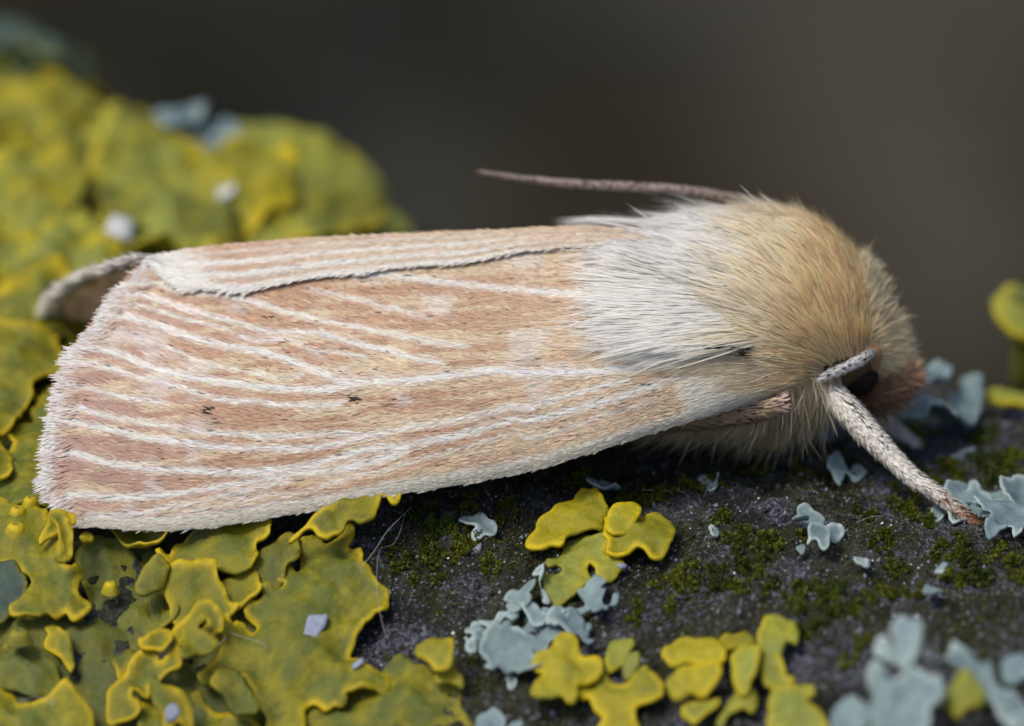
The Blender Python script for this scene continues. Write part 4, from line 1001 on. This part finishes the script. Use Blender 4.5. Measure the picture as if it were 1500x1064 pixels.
hh = np.sqrt(np.maximum(((ut - ub) / 2) ** 2 - (hw * SP) ** 2, .004)) / CP
zc = ((ut + ub) / 2 - Y0 * SP) / CP
bx = (xs_ - 750) * MMPX * 1.012
NB = 40; th = np.arange(NB) / NB * 2 * np.pi
def body_pt(i, t):
    """i: fractional section index, t: angle (0 = top, towards the camera)"""
    k = np.arange(len(bx)); f = lambda a: np.interp(i, k, a)
    return np.stack([f(bx), Y0 - f(hw) * np.sin(t), f(zc) + f(hh) * np.cos(t)], -1)
ii, tt = np.meshgrid(np.arange(len(bx)), th, indexing='ij')
V = body_pt(ii.ravel(), tt.ravel()); m_ = len(bx)
i, j = np.meshgrid(np.arange(m_ - 1), np.arange(NB), indexing='ij')
F = np.stack([i * NB + j, i * NB + (j + 1) % NB, (i + 1) * NB + (j + 1) % NB, (i + 1) * NB + j], -1).reshape(-1, 4)
body = mesh_obj('body', V, F, M_body, MOTH)
def body_n(i, t):
    a = body_pt(i + .3, t) - body_pt(i - .3, t); b = body_pt(i, t + .05) - body_pt(i, t - .05)
    nn = nrm(np.cross(b, a)); P = body_pt(i, t); k = np.arange(len(bx))
    cc = np.stack([P[:, 0], np.full(len(P), Y0), np.interp(i, k, zc)], -1)
    return np.where(((P - cc) * nn).sum(-1, keepdims=True) < 0, -nn, nn)

RIGHT, UP = np.array([1., 0, 0]), np.array([0, SP, CP])
def guide(tab, px, py, soft=900):
    T = np.array(tab, float); d2 = (px[:, None] - T[:, 0]) ** 2 + (py[:, None] - T[:, 1]) ** 2
    w = 1 / (d2 + soft) ** 2; w /= w.sum(1, keepdims=True)
    v = w @ T[:, 2:4]
    return nrm(v), (w @ T[:, 4] if T.shape[1] > 4 else None)
def fur(name, parent, irange, trange, N, tab, colf, wpx=(1.4, 2.6), lift=.16, K=5, far=False, lenj=(.7, 1.25), clampw=True, droop=.1, jit=.10, wave=.0, near_only=None, kfilter=None, mat=None):
    i = rng.uniform(*irange, N); t = rng.uniform(*trange, N)
    P0 = body_pt(i, t); Nn = body_n(i, t)
    far_ = P0[:, 1] > Y0 + .15
    Pn = np.where(far_[:, None], mir(P0), P0)
    px, py, d = unW(Pn)
    if kfilter is not None:
        kf = kfilter(px, py, far_); P0, Nn, far_, px, py, d = (a[kf] for a in (P0, Nn, far_, px, py, d)); N = len(P0)
    g2, ln = guide(tab, px, py)
    D = g2[:, :1] * RIGHT - g2[:, 1:2] * UP
    D = np.where(far_[:, None], D * [1, -1, 1], D)
    D = nrm(D - (D * Nn).sum(-1, keepdims=True) * Nn + rng.normal(0, jit, (N, 3)))
    # locks: neighbouring hairs share a bend
    lock = np.stack([vnoise(px / 16, py / 12, s_) - .5 for s_ in (201, 202, 203)], -1)
    D = nrm(D + .35 * lock)
    Ls = ln * MMPX * rng.uniform(*lenj, N); u = np.linspace(0, 1, K)
    lf = lift * rng.uniform(.4, 1.7, N)
    P = P0[:, None] + D[:, None] * (u[None, :, None] * Ls[:, None, None]) + Nn[:, None] * ((lf[:, None] * u[None] - droop * u[None] ** 2) * Ls[:, None])[..., None]
    P = P + (rng.normal(0, .02, (N, 1, 3)) + .06 * lock[:, None]) * (u ** 2)[None, :, None] * Ls[:, None, None]
    # follow the curve of the body: keep the hair outside the skin and above the wing
    kx = np.interp(P[..., 0].ravel(), bx, np.arange(len(bx))); f = lambda a: np.interp(kx, np.arange(len(bx)), a).reshape(N, K)
    yy, zz = (P[..., 1] - Y0), (P[..., 2] - f(zc)); q = np.sqrt((yy / f(hw)) ** 2 + (zz / f(hh)) ** 2)
    lim = 1.03 + .05 * rng.random((N, 1)) + .03 * u[None]
    sc = np.where((q < lim) & (P[..., 0] < bx[-1] - .2), lim / (q + 1e-6), 1); sc = np.minimum(sc, 1.5)
    P[..., 1] = Y0 + yy * sc; P[..., 2] = f(zc) + zz * sc
    if clampw:
        Pm = np.where(far_[:, None, None], mir(P), P); ax, ay, ad = unW(Pm)
        s_ = (ay - ry(ax)) / (cy(ax) - ry(ax)); lim2 = dw(ax, ay) - .07 - .12 * rng.random((N, 1)) - .05 * u[None]
        hitw = (ax < 1185) & (s_ > -.02) & (s_ < 1.0) & (ad > lim2)
        Pc = W(ax, ay, np.where(hitw, lim2, ad)); P = np.where(far_[:, None, None], mir(Pc), Pc)
    c, ct = colf(px, py, N)
    V, F, C = strands(P, rng.uniform(*wpx, N) * MMPX, nrm(np.cross(D, nrm(Nn + rng.normal(0, .38, (N, 3))))), c, ct, prism=False)
    return mesh_obj(name, V, F, mat or M_fur, parent, {'Col': C}, kind='stuff')

TAN, SAND, FWH = np.array([.89, .655, .37]), np.array([.91, .765, .58]), np.array([.95, .94, .89])
def thorax_col(px, py, N):
    f = smooth(1130, 1230, px + .25 * (py - 420) + 55 * (fbm(px / 40, py / 30, 301, 2) - .5))[:, None]
    mid = SAND + (FWH - SAND) * smooth(1150, 1030, px + .3 * (py - 400) + 60 * (fbm(px / 50, py / 16, 305, 2) - .5))[:, None]
    low = smooth(505, 560, py)[:, None]
    c = mid * (1 - f) + TAN * f
    c = c * (1 - .35 * low * f) + SAND * .35 * low * f
    c = c * rng.normal(1, .13, (N, 1))
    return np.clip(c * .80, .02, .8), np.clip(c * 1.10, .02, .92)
tab_th = [(1270,430,-.28,-1,36),(1250,370,-.4,-1,40),(1220,330,-.6,-.9,44),(1160,300,-.95,-.45,50),(1255,480,-.35,-1,40),(1225,430,-.5,-1,48),(1190,400,-.65,-.8,55),(1150,360,-.85,-.6,60),(1100,330,-1,-.32,65),
          (1050,320,-1,-.2,70),(980,320,-1,-.12,75),(910,335,-1,.0,80),(1230,515,-.6,-.85,46),(1200,490,-.75,-.7,55),(1160,460,-.85,-.52,62),(1120,430,-.92,-.42,70),(1070,400,-.95,-.35,80),(1010,380,-.93,-.42,85),(950,370,-.9,-.40,85),
          (1200,540,-.95,-.35,50),(1160,520,-1,-.22,62),(1110,500,-1,-.08,85),(1060,480,-1,-.05,105),(1000,460,-1,.02,110),(1070,510,-1,.14,90),(1120,540,-1,.05,60),(1020,500,-1,.22,100),(1170,560,-1,.12,50),(1100,575,-1,.2,55),(940,430,-1,-.05,90),(1050,560,-1,.2,60),(900,400,-1,-.1,80)]
k0 = float(np.interp((880 - 750) * MMPX, bx, np.arange(m_))); k1 = float(np.interp((1289 - 750) * MMPX, bx, np.arange(m_)))
thf = lambda px, py, far: (py < 566) & (px > 900 + 190 * rng.random(len(px)) ** 1.5) & ~((px > 1205) & (py > 533 - .25 * (px - 1205)) & ~far) & ((~far) | (rng.random(len(px)) < .45)) & ~((px < 1190) & (py > 512 + .33 * (px - 1000)) & (py > 515) & (px < 1090))
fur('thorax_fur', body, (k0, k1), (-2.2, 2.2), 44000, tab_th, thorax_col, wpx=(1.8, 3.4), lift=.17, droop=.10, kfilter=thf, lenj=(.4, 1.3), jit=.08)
# short cream pile on the shoulder at the wing base
n = 7000
Q = rand_in(np.array([(1020,560),(1080,512),(1150,500),(1215,520),(1205,550),(1160,566),(1110,585),(1040,605)], float), n)
g2, ln = guide([(1200,540,-1,-.05,30),(1120,540,-1,.12,34),(1060,560,-1,.28,34),(1150,560,-1,.36,34),(1080,590,-1,.32,34)], Q[:, 0], Q[:, 1])
c = (SAND * .4 + FWH * .6)[None] * rng.normal(1, .1, (n, 1)); c = c * (1 - .35 * smooth(1130, 1200, Q[:, 0])[:, None] * np.array([[.1, .35, .9]]))
dk = (np.hypot((Q[:, 0] - 1092) / 10, (Q[:, 1] - 517) / 6) < rng.uniform(.3, 1, n)) | (np.hypot((Q[:, 0] - 1068) / 14, (Q[:, 1] - 508) / 3) < rng.uniform(.3, 1, n)); c[dk & (rng.random(n) < .7)] = [.03, .022, .02]
def sh_P(px, py, off):
    return W(px, py, dw(px, py) - .04 - off)
V, F, C = scales(Q, ln * rng.uniform(.7, 1.3, n), rng.uniform(1.5, 2.6, n) * MMPX, np.clip(c * .88, .01, .85), np.clip(c * 1.06, .01, .9), sh_P, wing_N, g2, .10, prof=(.9, 1, .8, .15), jitter=.1)
mesh_obj('shoulder_fur', V, F, M_fur, body, {'Col': C}, kind='stuff')
n = 2600
Q = rand_in(np.array([(930,372),(1000,392),(1090,440),(1140,488),(1110,508),(1040,500),(980,478),(930,430)], float), n)
g2, ln = guide([(940,380,-1,-.38,70),(1000,400,-1,-.32,80),(1060,440,-1,-.16,95),(1000,450,-1,-.02,95),(1110,480,-1,.02,100),(1060,480,-1,.10,105),(1100,500,-1,.24,95),(1030,495,-1,.28,95),(950,430,-1,-.04,85)], Q[:, 0], Q[:, 1])
c = FWH[None] * rng.normal(1, .06, (n, 1)) * (1 - smooth(1080, 1150, Q[:, 0])[:, None] * np.array([[.05, .15, .35]]))
V, F, C = scales(Q, ln * rng.uniform(.3, 1.35, n) * (.6 + .8 * vnoise(Q[:, 0] / 60, Q[:, 1] / 9, 401)), rng.uniform(1.6, 3.0, n) * MMPX, np.clip(c * .9, 0, .95), np.clip(c * 1.03, 0, .96), lambda x, y, o: W(x, y, np.minimum(dw(x, y), .45) - .30 - o * 1.5 + .12 * smooth(1000, 880, x)), wing_N, g2, .10, prof=(.8, 1, .8, .12), jitter=.06)
mesh_obj('scapular_fur', V, F, M_fur, body, {'Col': C}, kind='stuff')
n = 36
Q = np.vstack([rng.normal((1094, 516), (7, 4.5), (20, 2)), rng.normal((1066, 507), (13, 2.2), (16, 2))])
V, F, C = scales(Q, rng.uniform(7, 14, n), rng.uniform(1.4, 2.4, n) * MMPX, np.tile([.03, .022, .02], (n, 1)), None, lambda x, y, o: W(x, y, dw(x, y) - .42 - o), wing_N, np.tile([-1., .1], (n, 1)), .02)
mesh_obj('shoulder_mark', V, F, M_fur, body, {'Col': C}, kind='stuff')
# head
def head_col(px, py, N):
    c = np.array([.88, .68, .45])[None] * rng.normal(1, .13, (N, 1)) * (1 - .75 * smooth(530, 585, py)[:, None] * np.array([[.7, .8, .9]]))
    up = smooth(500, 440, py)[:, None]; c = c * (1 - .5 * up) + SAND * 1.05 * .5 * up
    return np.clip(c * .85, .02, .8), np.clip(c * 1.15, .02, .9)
tab_hd = [(1265,450,.6,-1,30),(1285,460,.8,-.8,30),(1300,475,.95,-.42,30),(1312,500,1,-.05,26),(1314,530,1,.25,24),(1295,560,.9,.5,22),(1275,500,.85,-.35,36),(1265,480,.7,-.6,36),(1285,530,1,.1,30),(1270,580,.7,.6,20)]
kh0 = float(np.interp((1264 - 750) * MMPX, bx, np.arange(m_)))
hdf = lambda px, py, far: (((px - 1250) ** 2 + (py - 556) ** 2 > 36 ** 2) | far) & (~((px < 1280) & (py > 528) & ~far))
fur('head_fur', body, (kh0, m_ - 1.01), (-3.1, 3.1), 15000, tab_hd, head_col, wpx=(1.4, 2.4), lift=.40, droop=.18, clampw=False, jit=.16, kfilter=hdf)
# breast
def breast_col(px, py, N):
    c = np.array([.78, .64, .45])[None] * rng.normal(1, .14, (N, 1)); return np.clip(c * .8, .02, .8), np.clip(c * 1.1, .02, .85)
tab_br = [(1000,620,-.8,.7,56),(1060,625,-.6,.9,60),(1120,625,-.35,1,60),(1170,600,-.15,1,64),(1200,580,.05,1,56),(940,620,-1,.45,50)]
kb0 = float(np.interp((930 - 750) * MMPX, bx, np.arange(m_))); kb1 = float(np.interp((1228 - 750) * MMPX, bx, np.arange(m_)))
fur('breast_fur', body, (kb0, kb1), (1.6, 4.6), 15000, tab_br, breast_col, wpx=(1.0, 1.8), lift=.35, droop=.2, clampw=False, jit=.2)

# eye, palps
def ellipsoid(c, r, n=24, m=14):
    u, v_ = np.meshgrid(np.arange(n) / n * 2 * np.pi, np.linspace(0, np.pi, m)); 
    V = np.stack([c[0] + r[0] * np.cos(u) * np.sin(v_), c[1] + r[1] * np.sin(u) * np.sin(v_), c[2] + r[2] * np.cos(v_)], -1).reshape(-1, 3)
    i, j = np.meshgrid(np.arange(m - 1), np.arange(n), indexing='ij')
    return V, np.stack([i * n + j, (i + 1) * n + j, (i + 1) * n + (j + 1) % n, i * n + (j + 1) % n], -1).reshape(-1, 4)
ec = W(1248, 549, 1.40)
V, F = ellipsoid(ec, (.56, .42, .50)); mesh_obj('eye', V, F, M_eye, MOTH)
V, F = ellipsoid(mir(ec), (.52, .42, .50)); mesh_obj('eye', V, F, M_eye, MOTH)

def tube_scales(parent, path, radii, n, colf, L=(10, 16), wpx=(2, 3.5), lift=.02, spread=.2, name='scales', prism=False):
    P = np.array(path, float); R = np.array(radii, float)
    T = nrm(np.gradient(P, axis=0)); seg = np.concatenate([[0], np.cumsum(np.linalg.norm(np.diff(P, axis=0), axis=1))]); s = rng.uniform(0, seg[-1] * .985, n)
    f = lambda a: np.stack([np.interp(s, seg, a[:, k]) for k in range(3)], -1)
    p, t, r = f(P), nrm(f(T)), np.interp(s, seg, R)
    a = rng.uniform(0, 2 * np.pi, n); ref = np.array([0.13, -0.6, 0.79])
    A = nrm(np.cross(t, ref)); B = np.cross(A, t); nn = np.cos(a)[:, None] * A + np.sin(a)[:, None] * B
    Ls = rng.uniform(*L, n) * MMPX; u = np.linspace(0, 1, 4)
    D = nrm(t + rng.normal(0, spread, (n, 3)) * .5)
    X = (p + nn * r[:, None] * 1.01)[:, None] + D[:, None] * (u[None, :, None] * Ls[:, None, None]) + nn[:, None] * ((.01 + lift * rng.uniform(.2, 1.8, n))[:, None] * u[None] ** 1.2)[..., None]
    c = colf(s / seg[-1], n, nn)
    V, F, C = strands(X, rng.uniform(*wpx, n) * MMPX, nrm(np.cross(D, nn)), np.clip(c * .92, .01, .9), np.clip(c * 1.05, .01, .9), prism=prism, prof=np.array([.7, 1, .8, .15]))
    return mesh_obj(name, V, F, M_scale, parent, {'Col': C}, kind='stuff')

def leg(name, pts, radii, n, colf, mat=M_membrane, **kw):
    P = spline(np.array([W(*p_) for p_ in pts]), .12, False); R = np.interp(np.linspace(0, 1, len(P)), np.linspace(0, 1, len(radii)), radii)
    V, F = tube(P, R, 14); o = mesh_obj(name, V, F, mat, MOTH)
    tube_scales(o, P, R, n, colf, **kw)
    return o
def fore_col(s, n, nn):
    c = np.array([.78, .755, .70])[None] * rng.normal(1, .1, (n, 1))
    c = np.where((rng.random(n) < .006 + .05 * smooth(.5, .85, s))[:, None], [.06, .045, .035], c)
    k = smooth(.70, .93, s + rng.normal(0, .05, n))[:, None]; c = c * (1 - k) + np.array([.20, .085, .03]) * k * rng.uniform(.6, 1.3, (n, 1)) + 0 * c
    b = smooth(.10, .0, s)[:, None]; c = c * (1 - b) + np.array([.62, .47, .28]) * b
    ln_ = (np.abs((nn @ np.array([.5, -.7, .5])) - .92) < .02) & (s < .45) & (rng.random(n) < .3); c[ln_] = [.04, .03, .03]
    return c
foot = hit(1440, 776, 0.02)[0]; fpx, fpy, fd = unW(foot)
leg('foreleg', [(1185,548,1.3),(1205,563,.75),(1240,600,.55),(1275,638,.45),(1300,664,.4),(1335,698,.3),(1370,722,.2),(1405,750,.1),(1440,776,float(fd))], [.17,.22,.26,.24,.185,.155,.13,.10,.055], 6500, fore_col, lift=.035)
leg('foreleg', [(1240,560,3.8),(1290,610,4.0),(1340,650,4.4),(1385,672,5.0)], [.16,.17,.12,.05], 900, fore_col)
def mid_col(s, n, nn):
    c = np.array([.58, .44, .30])[None] * rng.normal(1, .16, (n, 1)); k = smooth(.90, .95, s)[:, None]
    c = c * (1 - k) + np.array([.66, .50, .42]) * k
    dk = (s > .93) & (rng.random(n) < .14); c[dk] = [.03, .02, .02]
    return c
leg('middle_leg', [(940,618,1.2),(1000,612,.6),(1060,605,.3),(1105,598,.1),(1132,593,.05),(1146,590,.1)], [.18,.24,.27,.28,.26,.2], 3200, mid_col, M_body, L=(9, 17), wpx=(1.4, 2.4), lift=.04)
leg('middle_leg', [(1000,640,3.8),(1060,660,4.2),(1080,690,4.5)], [.2,.18,.08], 300, mid_col, M_body)

def ant_col(s, n, nn): 
    c = np.array([.78, .77, .76])[None] * rng.normal(1, .08, (n, 1)); c[rng.random(n) < .02] = [.12, .10, .09]; return c
a1 = leg('antenna', [(1278,514,.75),(1268,522,.55),(1250,533,.40),(1228,543,.28),(1205,553,.25),(1188,562,.4)], [.10,.115,.11,.10,.085,.06], 1000, ant_col, M_brown, L=(6, 10), wpx=(2, 3.2), lift=.012)
P = np.array([W(*q) for q in [(1274,548,1.5),(1281,530,1.05),(1283,516,.8),(1276,509,.72),(1268,518,.6)]]); P = spline(P, .05, False)
V, F = tube(P, np.interp(np.linspace(0, 1, len(P)), [0, .4, .75, 1], [.10, .13, .13, .09]), 12)
M_scape = plain('antenna_base', (.42, .23, .12), .6, .3, 12); mesh_obj('antenna_base', V, F, M_scape, a1)
def ant2(s, n, nn): return np.array([.52, .44, .38])[None] * rng.normal(1, .14, (n, 1)) * (1 - .35 * smooth(.8, 1, s)[:, None])
leg('antenna', [(1270,440,4.0),(1225,345,4.0),(1150,308,3.8),(1070,290,3.5),(1000,279,3.3),(920,273,3.1),(850,270,3.0),(770,262,2.9),(697,251,2.8)], [.12,.11,.10,.095,.09,.08,.07,.055,.03], 2600, ant2, M_brown, L=(5, 9), wpx=(1.8, 3), lift=.012)
def palp_col(s, n, nn): return (np.array([.29, .18, .11]) * (1 - s[:, None] * .2) + np.array([.2, .13, .09]) * s[:, None])* rng.normal(1, .2, (n, 1))
leg('palp', [(1262,588,1.9),(1285,582,1.8),(1305,570,1.8),(1322,560,1.9),(1334,553,2.0)], [.16,.28,.22,.10,.06], 2600, palp_col, M_brown, L=(16, 30), wpx=(1.4, 2.4), lift=.14, spread=.8)
leg('palp', [(1275,570,3.0),(1300,562,2.9),(1320,552,2.8),(1338,544,2.8)], [.25,.26,.14,.05], 1200, palp_col, M_brown, L=(10, 18), wpx=(1.1, 1.9), lift=.05)
leg('face', [(1245,575,1.7),(1262,568,2.0),(1285,556,2.2),(1305,545,2.2)], [.28,.36,.32,.2], 2600, palp_col, M_brown, L=(16, 30), wpx=(1.4, 2.4), lift=.16, spread=.8)
# a few long loose hairs
lh = [((1090,470),(880,520),.05),((1060,490),(930,548),.02),((1085,495),(985,545),.02),((1110,490),(1022,533),.02),((1010,470),(860,512),.05),((1030,480),(885,526),.05),((960,330),(918,298),1.0),((966,332),(926,302),1.0),((1112,298),(1083,270),1.0),((1108,300),(1080,281),1.0),((1130,296),(1112,283),1.0)]
PL = []
for (ax, ay), (bx_, by_), dd in lh:
    if dd > .5: PL.append(np.array([W(ax + (bx_ - ax) * u, ay + (by_ - ay) * u, dd) for u in np.linspace(0, 1, 5)]))
    else: PL.append(np.array([W(ax + (bx_ - ax) * u, ay + (by_ - ay) * u, dw(ax + (bx_ - ax) * u, ay + (by_ - ay) * u) - .22 - .05 * u) for u in np.linspace(.35, 1, 5)]))
PL = np.array(PL); n = len(PL)
V, F, C = strands(PL, np.full(n, 1.8 * MMPX), np.tile(UP, (n, 1)), np.tile(FWH, (n, 1)))
mesh_obj('long_hairs', V, F, M_fur, body, {'Col': C}, kind='stuff')

for o in bpy.data.objects:
    if '_o' in o: del o['_o']
